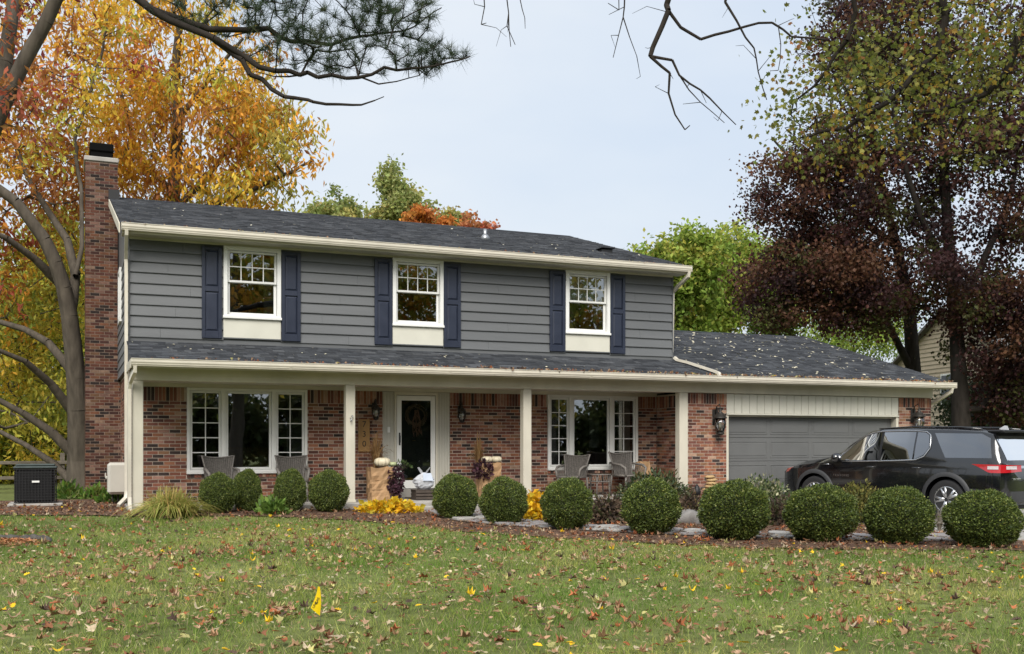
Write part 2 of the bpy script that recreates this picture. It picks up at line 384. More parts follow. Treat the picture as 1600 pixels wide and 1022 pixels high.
# path: bedding strip and separate flagstones
def resample(pts, step):
    P = [Vector((p[0], p[1], 0)) for p in pts]; out = []
    sm = []
    for i in range(len(P) - 1):
        p0, p1, p2, p3 = P[max(i - 1, 0)], P[i], P[i + 1], P[min(i + 2, len(P) - 1)]
        for k in range(20):
            t = k / 20; sm.append(.5 * ((2 * p1) + (p2 - p0) * t + (2 * p0 - 5 * p1 + 4 * p2 - p3) * t * t + (3 * p1 - p0 - 3 * p2 + p3) * t ** 3))
    sm.append(P[-1]); d = 0; out = [sm[0]]
    for a, b in zip(sm, sm[1:]):
        d += (b - a).length
        if d >= step: out.append(b); d = 0
    return out
pl = resample(PATH, .12); strip = MB()
vs = []
for i, p in enumerate(pl):
    d = (pl[min(i + 1, len(pl) - 1)] - pl[max(i - 1, 0)]).normalized(); n = Vector((-d.y, d.x, 0))
    for q in (-.6, .6): r = p + n * q; vs.append((r.x, r.y, G(r.x, r.y) + .03))
strip.add(vs, [(2 * i, 2 * i + 2, 2 * i + 3, 2 * i + 1) for i in range(len(pl) - 1)])
path = tag(strip.build('path', M('path_grit', (.13, .105, .085), .95, .3, 20, .6, 70)), 'pale flagstone walk curving from the drive to the front door', 'path', kind='structure')
STONE = [M('flagstone_%d' % i, tuple(.72 * q for q in c), .8, .22, 6, .5, 30, var2=.2, scale2=1.7) for i, c in enumerate([(.40, .38, .36), (.36, .33, .32), (.46, .44, .41), (.33, .31, .31)])]
pl = resample(PATH, .36); rr = random.Random(3)
for i in range(len(pl) - 1):
    p = pl[i]; d = (pl[i + 1] - p).normalized(); n = Vector((-d.y, d.x, 0)); off = rr.uniform(-.1, .1)
    cuts = [-.56, off - .12 + rr.uniform(-.05, .05), .56] if i % 3 else [-.56, -.2 + off, .2 + off, .56]
    for a, b in zip(cuts, cuts[1:]):
        c = p + d * .18 + n * ((a + b) / 2); hx, hy = .165, (b - a) / 2 - .02; m = 8; top = []
        for k in range(m):
            t = 2 * math.pi * (k + .5) / m; q = rr.uniform(.9, 1.06)
            ex = max(-1, min(1, 1.32 * math.cos(t))) * hx * q; ey = max(-1, min(1, 1.32 * math.sin(t))) * hy * q
            r = c + d * ex + n * ey; top.append(r)
        h = .045 + rr.uniform(0, .022); mb = MB()
        mb.add([(r.x, r.y, G(r.x, r.y) + .02) for r in top] + [(r.x, r.y, G(r.x, r.y) + h - .008) for r in top]
               + [(c.x + (r.x - c.x) * .95, c.y + (r.y - c.y) * .95, G(r.x, r.y) + h) for r in top],
               [(k, (k + 1) % m, m + (k + 1) % m, m + k) for k in range(m)] + [(m + k, m + (k + 1) % m, 2 * m + (k + 1) % m, 2 * m + k) for k in range(m)] + [tuple(range(2 * m, 3 * m))])
        mb.build('flagstone', rr.choice(STONE), path)
# ------------------------------------------------ the house
H = thing('house', 'two storey house with grey siding, red brick ground floor and attached garage', 'house', (6.8, 5, 0))
WALLP = M('room_paint', (.22, .20, .17), .9, .08, 1)
FLOORP = M('room_floor', (.10, .06, .035), .5, .2, 5)
sh = MB()
sh.box(1.07, 1.2, 1.40, 12.4, 0, 5.4).box(12.5, 12.65, 1.40, 12.4, 0, 5.4).box(1.2, 12.5, 12.25, 12.4, 0, 5.4)
sh.box(1.2, 12.5, 4.6, 4.7, 0.5, 5.32)
sh.box(5.35, 5.45, 1.6, 4.6, .5, 2.9).box(9.0, 9.1, 1.6, 4.6, .5, 5.32).box(5.0, 5.1, 1.6, 4.6, 3.3, 5.32)
sh.build('inner_wall', WALLP, H)
MB().box(1.2, 12.5, 1.39, 12.2, 2.70, 3.30).box(1.2, 12.5, 1.39, 12.2, .3, .5).build('floor', FLOORP, H)
MB().box(1.2, 12.5, 1.12, 12.2, 5.345, 5.40).build('ceiling', WALLP, H)
# --- brickwork
PAL = [((.205, .082, .054), 6), ((.175, .074, .056), 4), ((.28, .122, .070), 4), ((.33, .185, .14), 3), ((.050, .036, .032), 4), ((.10, .046, .037), 3), ((.36, .23, .16), 1.6), ((.24, .13, .075), 2)]
def bcol(r):
    c = r.choices([p[0] for p in PAL], [p[1] for p in PAL])[0]; q = r.uniform(.85, 1.15)
    return tuple(v * q for v in c)
CH = .0677; BR = []; rb = random.Random(5)
def courses(face, plane, u0, u1, z0, z1, soldier=False, owner=None, dark=1.0, header=False):
    top = z1 - (.215 if soldier else 0); k = math.ceil(z0 / CH - .01); pitch = .204 if not header else .104
    while (k + 1) * CH <= top + .001:
        z = k * CH; u = math.floor(u0 / pitch) * pitch - (pitch / 2 if k % 2 else 0)
        while u < u1:
            a, b = max(u + .006, u0), min(u + pitch - .006, u1)
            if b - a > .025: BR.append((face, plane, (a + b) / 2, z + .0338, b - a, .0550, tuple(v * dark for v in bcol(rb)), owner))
            u += pitch
        k += 1
    if soldier:
        u = u0
        zc = k * CH + .004
        while u + .05 < u1: BR.append((face, plane, u + .034, (z1 - .004 + zc) / 2, .0565, z1 - .004 - zc, tuple(v * dark for v in bcol(rb)), owner)); u += CH
bw = MB()
WALLS = {}
def pier(u0, u1, z0, z1, Y, soldier, dep=.2, own='porch'):
    WALLS.setdefault(own, MB()).box(u0, u1, Y + .006, Y + dep, z0, z1); courses('F', Y, u0, u1, z0, z1, soldier, owner=own)
ZT = 2.57
pier(1.06, 2.05, .2, ZT, 1.35, True); pier(2.05, 4.364, .2, .835, 1.35, False); pier(4.364, 5.92, .2, ZT, 1.35, True)
pier(7.39, 9.65, .2, ZT, 1.35, True, own='porch2'); pier(9.65, 11.91, .2, .835, 1.35, False, own='porch2'); pier(11.91, 12.413, .2, ZT, 1.35, True, own='porch2')
for u0, u1 in ((2.05, 4.364), (9.65, 11.91)):                      # rowlock sill course
    ow = 'porch' if u0 < 6 else 'porch2'; WALLS[ow].box(u0, u1, 1.345, 1.5, .834, .93); u = u0
    while u + .06 < u1: BR.append(('F', 1.315, u + .034, .882, .0577, .085, bcol(rb), ow)); u += CH
pier(12.43, 13.43, 0, 2.605, .05, True, own='corner'); pier(18.352, 19.35, 0, 2.605, .05, True, own='end')
WALLS['corner'].box(12.42, 12.62, .062, 1.347, 0, 2.6); courses('L', 12.413, .07, 1.345, .3, ZT, True, owner='corner')
WALLS['gable'] = MB().box(1.067, 1.2, 1.352, 6.2, 0, 2.95); courses('L', 1.06, 1.36, 6.15, .1, 2.93, owner='gable')
WL = {k_: m_.build('brick_wall', MORTAR, H) for k_, m_ in WALLS.items()}
# chimney
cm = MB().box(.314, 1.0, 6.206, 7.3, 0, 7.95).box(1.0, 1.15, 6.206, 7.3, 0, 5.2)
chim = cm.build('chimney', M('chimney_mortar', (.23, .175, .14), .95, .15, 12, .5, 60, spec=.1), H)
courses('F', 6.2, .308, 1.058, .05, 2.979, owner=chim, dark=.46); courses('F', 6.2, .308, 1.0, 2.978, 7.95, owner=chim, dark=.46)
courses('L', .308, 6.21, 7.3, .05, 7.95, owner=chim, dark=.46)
BX('crown_slab', CONC, chim, .28, 1.02, 6.17, 7.33, 7.952, 8.06, b=.015)
BX('flue_tile', M('flue_clay', (.24, .11, .08), .85), chim, .45, .85, 6.45, 7.0, 8.061, 8.24)
MB().box(.40, .92, 6.38, 7.1, 8.241, 8.43, b=.02).box(.43, .89, 6.42, 7.06, 8.12, 8.24).build('chimney_cap', M('soot_black', (.004, .004, .004), .9, .1, 5, spec=.1), chim)
BX('flashing', BLACK, chim, .80, 1.04, 6.15, 6.9, 7.03, 7.33)
def bsize(b): return ('%.3f' % b[4])
def bpos(b): return Vector((b[2], b[1] + .015, b[3])) if b[0] == 'F' else Vector((b[1] + .015, b[2], b[3]))
front = [b for b in BR if b[0] == 'F' and b[7] in ('porch', 'porch2') and b[3] > .8 and not (.95 < b[2] < 1.2)]
front.sort(key=lambda b: (bpos(b) - EYE).length); single = set(id(b) for b in front[:210])
cf = sorted([b for b in BR if b[7] == chim and b[0] == 'F' and b[3] > 2], key=lambda b: -b[3]); single |= set(id(b) for b in cf[:90])
cache = {}
for b in BR:
    if id(b) not in single: continue
    key = (tuple(round(v, 2) for v in b[6]), b[4] < .07 and b[5] > .1)
    if key not in cache:
        m_ = MB(); m_.col = b[6]; m_.box(-.5, .5, -.015, .015, -.5, .5); o = m_.build('brick', BRICK); cache[key] = o.data; bpy.data.objects.remove(o)
    o = bpy.data.objects.new('brick', cache[key]); par = WL.get(b[7], b[7]) if isinstance(b[7], str) else b[7]; link(o, par); o.location = bpos(b) - org(par); o.scale = (b[4], 1, b[5])
for own, nm, par in [(k_, 'brickwork', WL[k_]) for k_ in WL] + [(chim, 'brickwork', chim)]:
    m_ = MB()
    for b in BR:
        if b[7] != own or id(b) in single: continue
        p = bpos(b); m_.col = b[6]; hu, hz = b[4] / 2, b[5] / 2
        if b[0] == 'F': m_.box(p.x - hu, p.x + hu, p.y - .015, p.y + .015, p.z - hz, p.z + hz)
        else: m_.box(p.x - .015, p.x + .015, p.y - hu, p.y + hu, p.z - hz, p.z + hz)
    tag(m_.build(nm, BRICK, par), kind='stuff')
# --- upper wall: sheathing, lap boards, windows
UW = [2.697, 6.048, 9.955]; WW = 1.092
segs = []; x = 1.012
for a in UW: segs.append((x, a)); x = a + WW
segs.append((x, 12.66))
us = MB()
for a, b in segs: us.box(a, b, 1.105, 1.35, 3.0, 5.34)
for a in UW: us.box(a, a + WW, 1.105, 1.35, 3.0, 3.93)
us.box(1.02, 1.12, 1.35, 12.4, 2.96, 5.34).box(12.55, 12.65, 1.35, 12.4, 2.7, 5.34)
us.add([(1.02, 1.2, 5.34), (1.02, 12.4, 5.34), (1.02, 6.8, 7.0), (1.12, 1.2, 5.34), (1.12, 12.4, 5.34), (1.12, 6.8, 7.0)], [(0, 2, 1), (3, 4, 5), (0, 1, 4, 3), (1, 2, 5, 4), (2, 0, 3, 5)])
us.add([(12.55, 1.2, 5.34), (12.55, 12.4, 5.34), (12.55, 6.8, 7.0), (12.65, 1.2, 5.34), (12.65, 12.4, 5.34), (12.65, 6.8, 7.0)], [(0, 2, 1), (3, 4, 5), (0, 1, 4, 3), (1, 2, 5, 4), (2, 0, 3, 5)])
upper = us.build('upper_wall', SIDING, H)
SB = .2012
for i in range(9):
    z = 3.475 + i * SB
    for a, b in [t for s_0, s_1 in segs for t in ([(s_0, s_0 + (s_1 - s_0) * (.32 + .4 * ((i * 37 + int(s_0 * 10)) % 10) / 10) - .0015), (s_0 + (s_1 - s_0) * (.32 + .4 * ((i * 37 + int(s_0 * 10)) % 10) / 10) + .0015, s_1)] if (i + int(s_0)) % 2 else [(s_0, s_1)])]:
        j = random.uniform(-.003, .003)
        MB().prof([(1.1045, z + j), (1.064 + j, z + j), (1.064 + j, z + .010), (1.096, z + SB + .004), (1.1045, z + SB + .008)], a, b).build('siding_board', SIDING, upper)
for i in range(12):
    z = 2.95 + i * SB
    for y0, y1 in ((1.08, 4.2), (5.0, 6.2)) if z > 4.0 else ((1.08, 6.2),):
        MB().prof([(1.0195, z), (.990, z), (.990, z + .012), (1.007, z + SB + .008), (1.0195, z + SB + .008)], y0, y1, 'y').build('siding_board', SIDING, upper)
BX('flashing_strip', SIDING, upper, 1.0, 12.67, 1.086, 1.104, 3.36, 3.474)
MB().box(.985, 1.010, 1.062, 1.10, 3.36, 5.33).box(12.662, 12.685, 1.062, 1.3, 3.36, 5.33).build('corner_board', SIDING, upper)
# side window on the gable wall
sw = MB().box(.955, 1.018, 4.2, 4.28, 4.1, 5.25).box(.955, 1.018, 4.92, 5.0, 4.1, 5.25).box(.955, 1.018, 4.28, 4.92, 4.1, 4.2).box(.955, 1.018, 4.28, 4.92, 5.17, 5.25).build('window', WHITE, H)
BX('pane', GLASS, sw, .985, .99, 4.28, 4.92, 4.2, 5.17)
CURT = M('curtain_cloth', (.50, .48, .44), .9, .1, 4, transl=.2)
SKY_REFL = M('sky_reflection_paint', (.82, .86, .88), .8, .04, 2)  # pale colour standing in for sky reflected in window panes
def frame(mb, x0, x1, z0, z1, y0, y1, t, b=.004, tb=None):
    tb = tb or t
    mb.box(x0, x0 + t, y0, y1, z0, z1, b).box(x1 - t, x1, y0, y1, z0, z1, b)
    mb.box(x0 + t, x1 - t, y0 + .001, y1 - .001, z0, z0 + tb, b).box(x0 + t, x1 - t, y0 + .001, y1 - .001, z1 - t, z1, b); return mb
def drape(parent, x0, x1, y, z0, z1, mat=CURT, amp=.025, n=14):
    vs = [(x0 + (x1 - x0) * i / n, y + amp * (1 if i % 2 else -1), z) for z in (z0, z1) for i in range(n + 1)]
    mb = MB(); mb.smooth = True; mb.add(vs, [(i, i + 1, n + 2 + i, n + 1 + i) for i in range(n)]); return mb.build('curtain', mat, parent)
wl = ['double hung window behind the leftmost pair of shutters', 'double hung window between the middle pair of shutters', 'double hung window with a pale blind behind its upper panes, put in for sky reflection']
for q, x0 in enumerate(UW):
    x1 = x0 + WW
    W = frame(MB(), x0, x1, 3.912, 5.285, 1.035, 1.18, .075, tb=.06).box(x0 - .012, x1 + .012, 1.01, 1.10, 3.895, 3.945, .006).build('window', WHITE, H); W['label'] = wl[q]
    a, b = x0 + .08, x1 - .08; zm = 4.615
    frame(MB(), a, b, zm - .02, 5.205, 1.085, 1.125, .042).build('upper_sash', WHITE, W)
    frame(MB(), a, b, 3.975, zm + .02, 1.128, 1.168, .048).build('lower_sash', WHITE, W)
    mu = MB(); xa, xb = a + .042, b - .042; za, zb = zm + .022, 5.163
    for k in (1, 2, 3): xk = xa + (xb - xa) * k / 4; mu.box(xk - .009, xk + .009, 1.094, 1.116, za, zb)
    mu.box(xa, xb, 1.095, 1.115, (za + zb) / 2 - .009, (za + zb) / 2 + .009); mu.build('muntin', WHITE, W)
    for k in range(4):
        for r in range(2):
            BX('pane', GLASS if q == 2 else GLASSU, W, xa + (xb - xa) * k / 4 + .009, xa + (xb - xa) * (k + 1) / 4 - .009, 1.102, 1.107, za + (zb - za) * r / 2 + .009, za + (zb - za) * (r + 1) / 2 - .009)
    BX('pane', GLASSU, W, a + .048, b - .048, 1.146, 1.151, 4.023, zm - .028)
    if q == 2: BX('backing', SKY_REFL, W, a + .03, b - .03, 1.180, 1.19, 4.58, 5.25)  # pale sheet added behind the upper panes to imitate reflected sky
    if q != 1: drape(W, a, a + .22, 1.30, 3.96, 5.25); drape(W, b - .22, b, 1.30, 3.96, 5.25)
    P_ = BX('apron_panel', PANEL, H, x0, x1, 1.060, 1.104, 3.522, 3.893, b=.004)
    MB().box(x0 - .004, x1 + .004, 1.05, 1.06, 3.508, 3.53).build('drip_edge', SIDING, P_)
SHX = [2.295, 3.800, 5.668, 7.148, 9.572, 11.055]
for i, x0 in enumerate(SHX):
    x1 = x0 + .37; S = frame(MB(), x0, x1, 3.50, 5.245, 1.030, 1.074, .062, .004, .13)
    S.box(x0 + .062, x1 - .062, 1.031, 1.073, 4.39, 4.48, .004).box(x0 + .06, x1 - .06, 1.055, 1.072, 3.6, 5.2)
    S = S.build('shutter', SHUT, H)
    for z0, z1 in ((3.645, 4.375), (4.495, 5.168)):
        b = MB(); xa, xb = x0 + .070, x1 - .070
        b.add([(xa, 1.0545, z0), (xb, 1.0545, z0), (xb, 1.0545, z1), (xa, 1.0545, z1), (xa + .03, 1.036, z0 + .03), (xb - .03, 1.036, z0 + .03), (xb - .03, 1.036, z1 - .03), (xa + .03, 1.036, z1 - .03)],
              [(4, 5, 6, 7), (0, 1, 5, 4), (1, 2, 6, 5), (2, 3, 7, 6), (3, 0, 4, 7)]); b.build('raised_panel', SHUT, S)
# --- ground floor windows
def big_window(x0, x1, a, b, label):
    z0, z1 = .932, 2.568
    W = frame(MB(), x0, x1, z0, z1, 1.31, 1.46, .055).box(x0 - .01, x1 + .01, 1.275, 1.40, z0 - .025, z0 + .03, .006)
    W.box(a - .045, a + .045, 1.312, 1.46, z0 + .05, z1 - .05, .004).box(b - .045, b + .045, 1.312, 1.46, z0 + .05, z1 - .05, .004)
    W = tag(W.build('window', WHITE, H), label)
    for i, (u, v) in enumerate(((x0 + .058, a - .048), (a + .048, b - .048), (b + .048, x1 - .058))):
        frame(MB(), u, v, z0 + .058, z1 - .058, 1.345, 1.40, .042).build('sash', WHITE, W)
        u += .042; v -= .042; c, d = z0 + .1, z1 - .1
        if i == 1: BX('pane', GLASS, W, u, v, 1.372, 1.377, c, d); continue
        mu = MB(); um = (u + v) / 2; mu.box(um - .009, um + .009, 1.362, 1.384, c, d)
        for k in range(1, 5): zk = c + (d - c) * k / 5; mu.box(u, v, 1.363, 1.383, zk - .009, zk + .009)
        mu.build('muntin', WHITE, W)
        for k in range(5):
            for p, r in ((u, um - .009), (um + .009, v)): BX('pane', GLASS, W, p, r, 1.371, 1.376, c + (d - c) * k / 5 + .009, c + (d - c) * (k + 1) / 5 - .009)
    return W
w1 = big_window(2.053, 4.362, 2.735, 3.70, 'triple window with wicker chairs before it at the chimney end')
w2 = big_window(9.652, 11.908, 10.22, 11.23, 'triple window with wicker chairs before it next to the garage')
drape(w2, 9.75, 10.0, 1.60, .6, 2.6); drape(w2, 11.5, 11.85, 1.60, .6, 2.6); drape(w2, 10.85, 11.1, 1.7, 1.4, 2.6); drape(w1, 4.0, 4.3, 1.62, .6, 2.6)
# --- entry
BEAD = M('beaded_panel', (.55, .53, .46), .5, .04, 3)
for x0, x1 in ((5.925, 6.168), (7.112, 7.386)):
    p_ = BX('entry_panel', BEAD, H, x0, x1, 1.365, 1.46, .55, 2.568)
    n = 7
    for k in range(n):
        u = x0 + .012 + (x1 - x0 - .024) * k / n; BX('bead_board', BEAD, p_, u, u + (x1 - x0 - .024) / n - .007, 1.352, 1.366, .56, 2.56, b=.003)
MB().box(6.168, 6.215, 1.33, 1.50, .55, 2.568, .004).box(7.065, 7.112, 1.33, 1.50, .55, 2.568, .004).box(6.215, 7.065, 1.331, 1.50, 2.50, 2.568, .004).build('door_frame', TRIM, H)
BX('door_sill', CONC, H, 5.925, 7.386, 1.22, 1.52, .372, .548, b=.01)
sd = frame(MB(), 6.222, 7.058, .56, 2.49, 1.335, 1.375, .10, .006, .17).build('storm_door', WHITE, H)
BX('pane', glass('door_glass', .02, (.7, .72, .7), .03), sd, 6.322, 6.958, 1.352, 1.357, .73, 2.39)
MB().box(6.262, 6.288, 1.300, 1.334, 1.46, 1.72, .006).tube([(6.275, 1.30, 1.5), (6.275, 1.27, 1.53), (6.275, 1.27, 1.65), (6.275, 1.30, 1.68)], .009).build('handle', BLACK, sd)
FDOOR = M('front_door_paint', (.018, .022, .024), .4, .1, 3)
fd = BX('front_door', FDOOR, H, 6.222, 7.058, 1.46, 1.50, .56, 2.49)
for x0, x1 in ((6.32, 6.60), (6.68, 6.96)):
    for z0, z1 in ((.85, 1.45), (1.6, 2.35)): BX('door_panel', FDOOR, fd, x0, x1, 1.448, 1.461, z0, z1, b=.01)
BX('kick_plate', M('brass', (.42, .30, .08), .3, .1, 5, metal=1), fd, 6.40, 6.98, 1.440, 1.459, .62, .78)
MB().lathe([(.0, 0), (.035, .0), (.035, .01), (.0, .012)], (6.62, 1.43, 1.55), 12).build('knocker', M('brass'), fd)
BX('doorbell', WHITE, H, 6.02, 6.08, 1.335, 1.352, 1.72, 1.84, b=.005)
# --- porch: slab, posts, beam, ceiling
slab = MB().box(.93, 12.41, -.16, 1.347, -.05, .37, .02).build('porch_slab', CONC, H)
MB().box(6.0, 7.55, -.62, -.162, -.05, .305, .02).build('step', CONC, slab)
for i, (a, b) in enumerate(((1.003, 1.183), (4.822, 5.002), (8.496, 8.676), (12.19, 12.405))):
    p_ = BX('post', TRIM, H, a, b, .0, .18, .372, 2.608, b=.008)
    MB().box(a - .012, b + .012, -.012, .192, .371, .42, .004).build('post_base', TRIM, p_)
BX('porch_beam', TRIM, H, .99, 19.36, -.01, .19, 2.61, 2.83, b=.005)
BX('side_beam', TRIM, H, 1.0, 1.19, .192, 1.345, 2.612, 2.82)
BX('porch_ceiling', TRIM, H, 1.191, 12.41, .191, 1.346, 2.645, 2.68)
BX('ceiling_trim', TRIM, H, 1.2, 12.4, 1.315, 1.347, 2.571, 2.644)
# hose hook on second post
MB().tube([(4.905, -.001, 1.98), (4.905, -.05, 1.97), (4.91, -.07, 1.93), (4.90, -.05, 1.90)], .012, 6).tube([(4.93, -.005, 2.02), (4.94, -.04, 2.02), (4.935, -.06, 1.98)], .01, 6).build('hook', M('galvanised', (.35, .36, .37), .4, metal=.8), H)
# --- roofs
RT = random.Random(9)
def shingles(mb, x0, x1, y0, y1, zf, slope, xr=None):
    ex = .135; cs = math.cos(math.atan(slope)); n = int((y1 - y0) / (ex * cs)); dy = (y1 - y0) / n
    for i in range(n):
        ya = y0 + i * dy; yb = min(ya + dy * 1.15, y1); x = x0 - RT.uniform(0, .2)
        while x < x1:
            wd = RT.choice((.12, .17, .22, .30)); a, b = max(x, x0), min(x + wd - .004, x1); x += wd
            if b - a < .02: continue
            h = RT.choice((.008, .008, .016)); q = RT.uniform(.7, 1.25); t = RT.random()
            c = (.050, .054, .061) if t < .55 else ((.034, .037, .043) if t < .85 else (.074, .078, .085)); mb.col = tuple(v * q for v in c)
            za, zb = zf(ya), zf(yb)
            mb.add([(a, ya, za), (b, ya, za), (b, ya, za + h), (a, ya, za + h), (a, yb, zb + .001), (b, yb, zb + .001)], [(0, 1, 2, 3), (3, 2, 5, 4), (0, 3, 4), (1, 5, 2)])
zm_ = lambda y: 5.484 + .293 * (y - .62)
zg_ = lambda y: 2.962 + .295 * (y + .40)
DECK = M('roof_deck', (.05, .053, .058), .9, .2, 20)
rf = MB(); ry, rz = 6.8, zm_(6.8)
rf.prof([(.62, 5.475), (ry, rz - .009), (12.98, 5.475), (12.98, 5.36), (ry, rz - .12), (.62, 5.36)], .85, 12.835)
roof = rf.build('roof', DECK, H)
s_ = MB(); shingles(s_, .83, 12.86, .60, ry, zm_, .293); tag(s_.build('shingles', SHING, roof), kind='stuff')
s_ = MB(); RT2 = MB()
for k in range(60):
    a = .83 + 12.03 * k / 60; s_.col = tuple(v * RT.uniform(.8, 1.2) for v in (.04, .045, .053))
    s_.add([(a, ry - .13, zm_(ry - .13) + .012), (a + .197, ry - .13, zm_(ry - .13) + .012), (a + .197, ry, rz + .014), (a, ry, rz + .014), (a, ry + .13, zm_(ry - .13) + .012), (a + .197, ry + .13, zm_(ry - .13) + .012)], [(0, 1, 2, 3), (3, 2, 5, 4)])
s_.build('ridge_cap', SHING, roof)
for x in (.80, 12.838):
    rk = MB()
    rk.add([(X, y, z) for X in (x, x + .022) for y, z in ((.60, 5.30), (.60, 5.47), (ry, rz - .01), (ry, rz - .17))], [(0, 1, 2, 3), (7, 6, 5, 4), (0, 4, 5, 1), (1, 5, 6, 2), (2, 6, 7, 3), (3, 7, 4, 0)])
    rk.add([(X, y, z) for X in (x, x + .022) for y, z in ((12.98, 5.30), (12.98, 5.47), (ry, rz - .01), (ry, rz - .17))], [(3, 2, 1, 0), (4, 5, 6, 7), (1, 5, 4, 0), (2, 6, 5, 1), (3, 7, 6, 2), (0, 4, 7, 3)])
    rk.build('rake_board', TRIM, roof)
MB().box(.86, 12.83, .66, 1.10, 5.325, 5.345).box(1.0, 12.67, 1.055, 1.10, 5.288, 5.324).build('soffit', TRIM, roof)
MB().box(.86, 12.83, .632, .655, 5.31, 5.474).build('fascia', TRIM, roof)
GP = [(0, 0), (-.085, 0), (-.10, .035), (-.118, .07), (-.118, .118), (-.128, .122), (-.128, .132), (-.108, .132), (-.104, .03), (-.02, .012), (-.006, .012), (-.006, .125), (0, .125)]
def gutter(x0, x1, y, zt, parent):
    g = MB().prof([(y + a, zt - .132 + b) for a, b in GP], x0, x1)
    g.box(x0 - .004, x0, y - .118, y, zt - .13, zt - .005).box(x1, x1 + .004, y - .118, y, zt - .13, zt - .005)
    o = g.build('gutter', GUTTER, parent); sm_ = MB(); u = x0 + 2.7
    while u < x1 - .5: sm_.prof([(y + a * 1.03 - .001, zt - .132 + b * 1.02 - .002) for a, b in GP[:6]] + [(y - .10, zt - .01), (y - .09, zt - .12), (y, zt - .128)], u, u + .05); u += 3.05
    sm_.build('gutter_seam', GUTTER, o); return o
gutter(.845, 12.84, .632, 5.478, roof)
DEB = M('gutter_debris', rough=.9, var=.3, attr=True)
# porch and garage roof, one plane
gr = MB(); gy, gz_ = 5.1, zg_(5.1)
gr.prof([(-.39, 2.95), (gy, gz_ - .009), (10.6, 2.95), (10.6, 2.84), (gy, gz_ - .12), (-.39, 2.84)], 12.67, 19.58)
gr.prof([(-.39, 2.95), (1.10, zg_(1.1) - .009), (1.10, 2.84), (-.39, 2.84)], .97, 12.668)
groof = gr.build('lower_roof', DECK, H)
s_ = MB(); shingles(s_, .95, 12.66, -.42, 1.09, zg_, .295); shingles(s_, 12.672, 19.61, -.42, gy, zg_, .295); tag(s_.build('shingles', SHING, groof), kind='stuff')
s_ = MB()
for k in range(34):
    a = 12.672 + 6.93 * k / 34; s_.col = tuple(v * RT.uniform(.8, 1.2) for v in (.04, .045, .053)); e = zg_(gy - .13) + .012
    s_.add([(a, gy - .13, e), (a + .2, gy - .13, e), (a + .2, gy, gz_ + .014), (a, gy, gz_ + .014), (a, gy + .13, e), (a + .2, gy + .13, e)], [(0, 1, 2, 3), (3, 2, 5, 4)])
s_.build('ridge_cap', SHING, groof)
rk = MB(); x = 19.582
rk.add([(X, y, z) for X in (x, x + .022) for y, z in ((-.40, 2.78), (-.40, 2.945), (gy, gz_ - .01), (gy, gz_ - .17))], [(0, 1, 2, 3), (7, 6, 5, 4), (0, 4, 5, 1), (1, 5, 6, 2), (2, 6, 7, 3), (3, 7, 4, 0)])
rk.build('rake_board', TRIM, groof); BX('rake_board', TRIM, groof, .945, .968, -.39, 1.06, 2.80, 2.945)
MB().box(.975, 19.57, -.36, -.012, 2.832, 2.838).box(19.37, 19.57, -.01, 5, 2.832, 2.838).build('soffit', TRIM, groof)
MB().box(.97, 19.58, -.41, -.385, 2.80, 2.948).build('fascia', TRIM, groof)
gutter(.955, 19.60, -.412, 2.958, groof)
# garage shell
gs = MB().box(19.16, 19.34, .25, 10, 0, 2.83).box(12.7, 19.34, 9.8, 10, 0, 2.83).box(12.66, 12.76, 1.4, 9.8, 0, 3.0)
gs.add([(19.2, .2, 2.83), (19.2, 10, 2.83), (19.2, gy, gz_ - .15), (19.34, .2, 2.83), (19.34, 10, 2.83), (19.34, gy, gz_ - .15)], [(0, 2, 1), (3, 4, 5), (0, 1, 4, 3), (1, 2, 5, 4), (2, 0, 3, 5)])
gs.build('garage_wall', SIDING, H)
hd = BX('header', PANEL, H, 13.435, 18.348, .075, .22, 2.155, 2.605)
n = 24
for k in range(n): u = 13.44 + 4.90 * k / n; BX('header_board', PANEL, hd, u, u + 4.90 / n - .010, .050, .0745, 2.17, 2.60, b=.004)
BX('drip_moulding', PANEL, hd, 13.44, 18.345, .03, .0745, 2.135, 2.168, b=.006)
MB().box(13.432, 13.50, .06, .26, 0, 2.15, .004).box(18.28, 18.348, .06, .26, 0, 2.15, .004).box(13.50, 18.28, .14, .26, 2.10, 2.15, .004).build('garage_jamb', TRIM, H)
gd = MB()
for r in range(4): gd.box(13.50, 18.28, .235, .28, .532 * r + .035, .532 * r + .562, .006)
gd = gd.build('garage_door', GDOOR, H)
for r in range(4):
    for k in range(4):
        x0 = 13.56 + 1.18 * k; z0 = .532 * r + .105; m_ = MB()
        for t, d in ((0, .228), (.035, .228)): pass
        frame(m_, x0, x0 + 1.10, z0, z0 + .385, .226, .2365, .025, .005); m_.box(x0 + .05, x0 + 1.05, .227, .2365, z0 + .05, z0 + .335, .005)
        m_.build('door_panel', GDOOR, gd)
# --- downspouts
def spout(pts, r=.052): return MB().tube(pts, r, 4, flat=.8).build('downspout', GUTTER, H)
spout([(.93, .56, 5.36), (.93, .58, 5.28), (.935, .85, 5.05), (.94, 1.0, 4.9), (.945, 1.02, 4.6), (.945, 1.02, .62), (.93, .98, .48), (.80, .80, .36)])
spout([(1.02, -.47, 2.83), (1.02, -.46, 2.74), (.965, -.08, 2.58), (.95, -.02, 2.45), (.95, -.02, .55), (.95, -.10, .40), (.95, -.40, .30)])
spout([(12.78, .56, 5.36), (12.78, .58, 5.26), (12.74, .95, 5.08), (12.72, 1.15, 4.95), (12.72, 1.2, 3.6)])
spout([(12.69, 1.02, 3.46), (12.72, .95, 3.40), (12.78, .6, zg_(.6) + .06), (12.93, -.22, zg_(-.22) + .06), (12.95, -.36, zg_(-.36) + .05), (12.95, -.42, 2.93)])
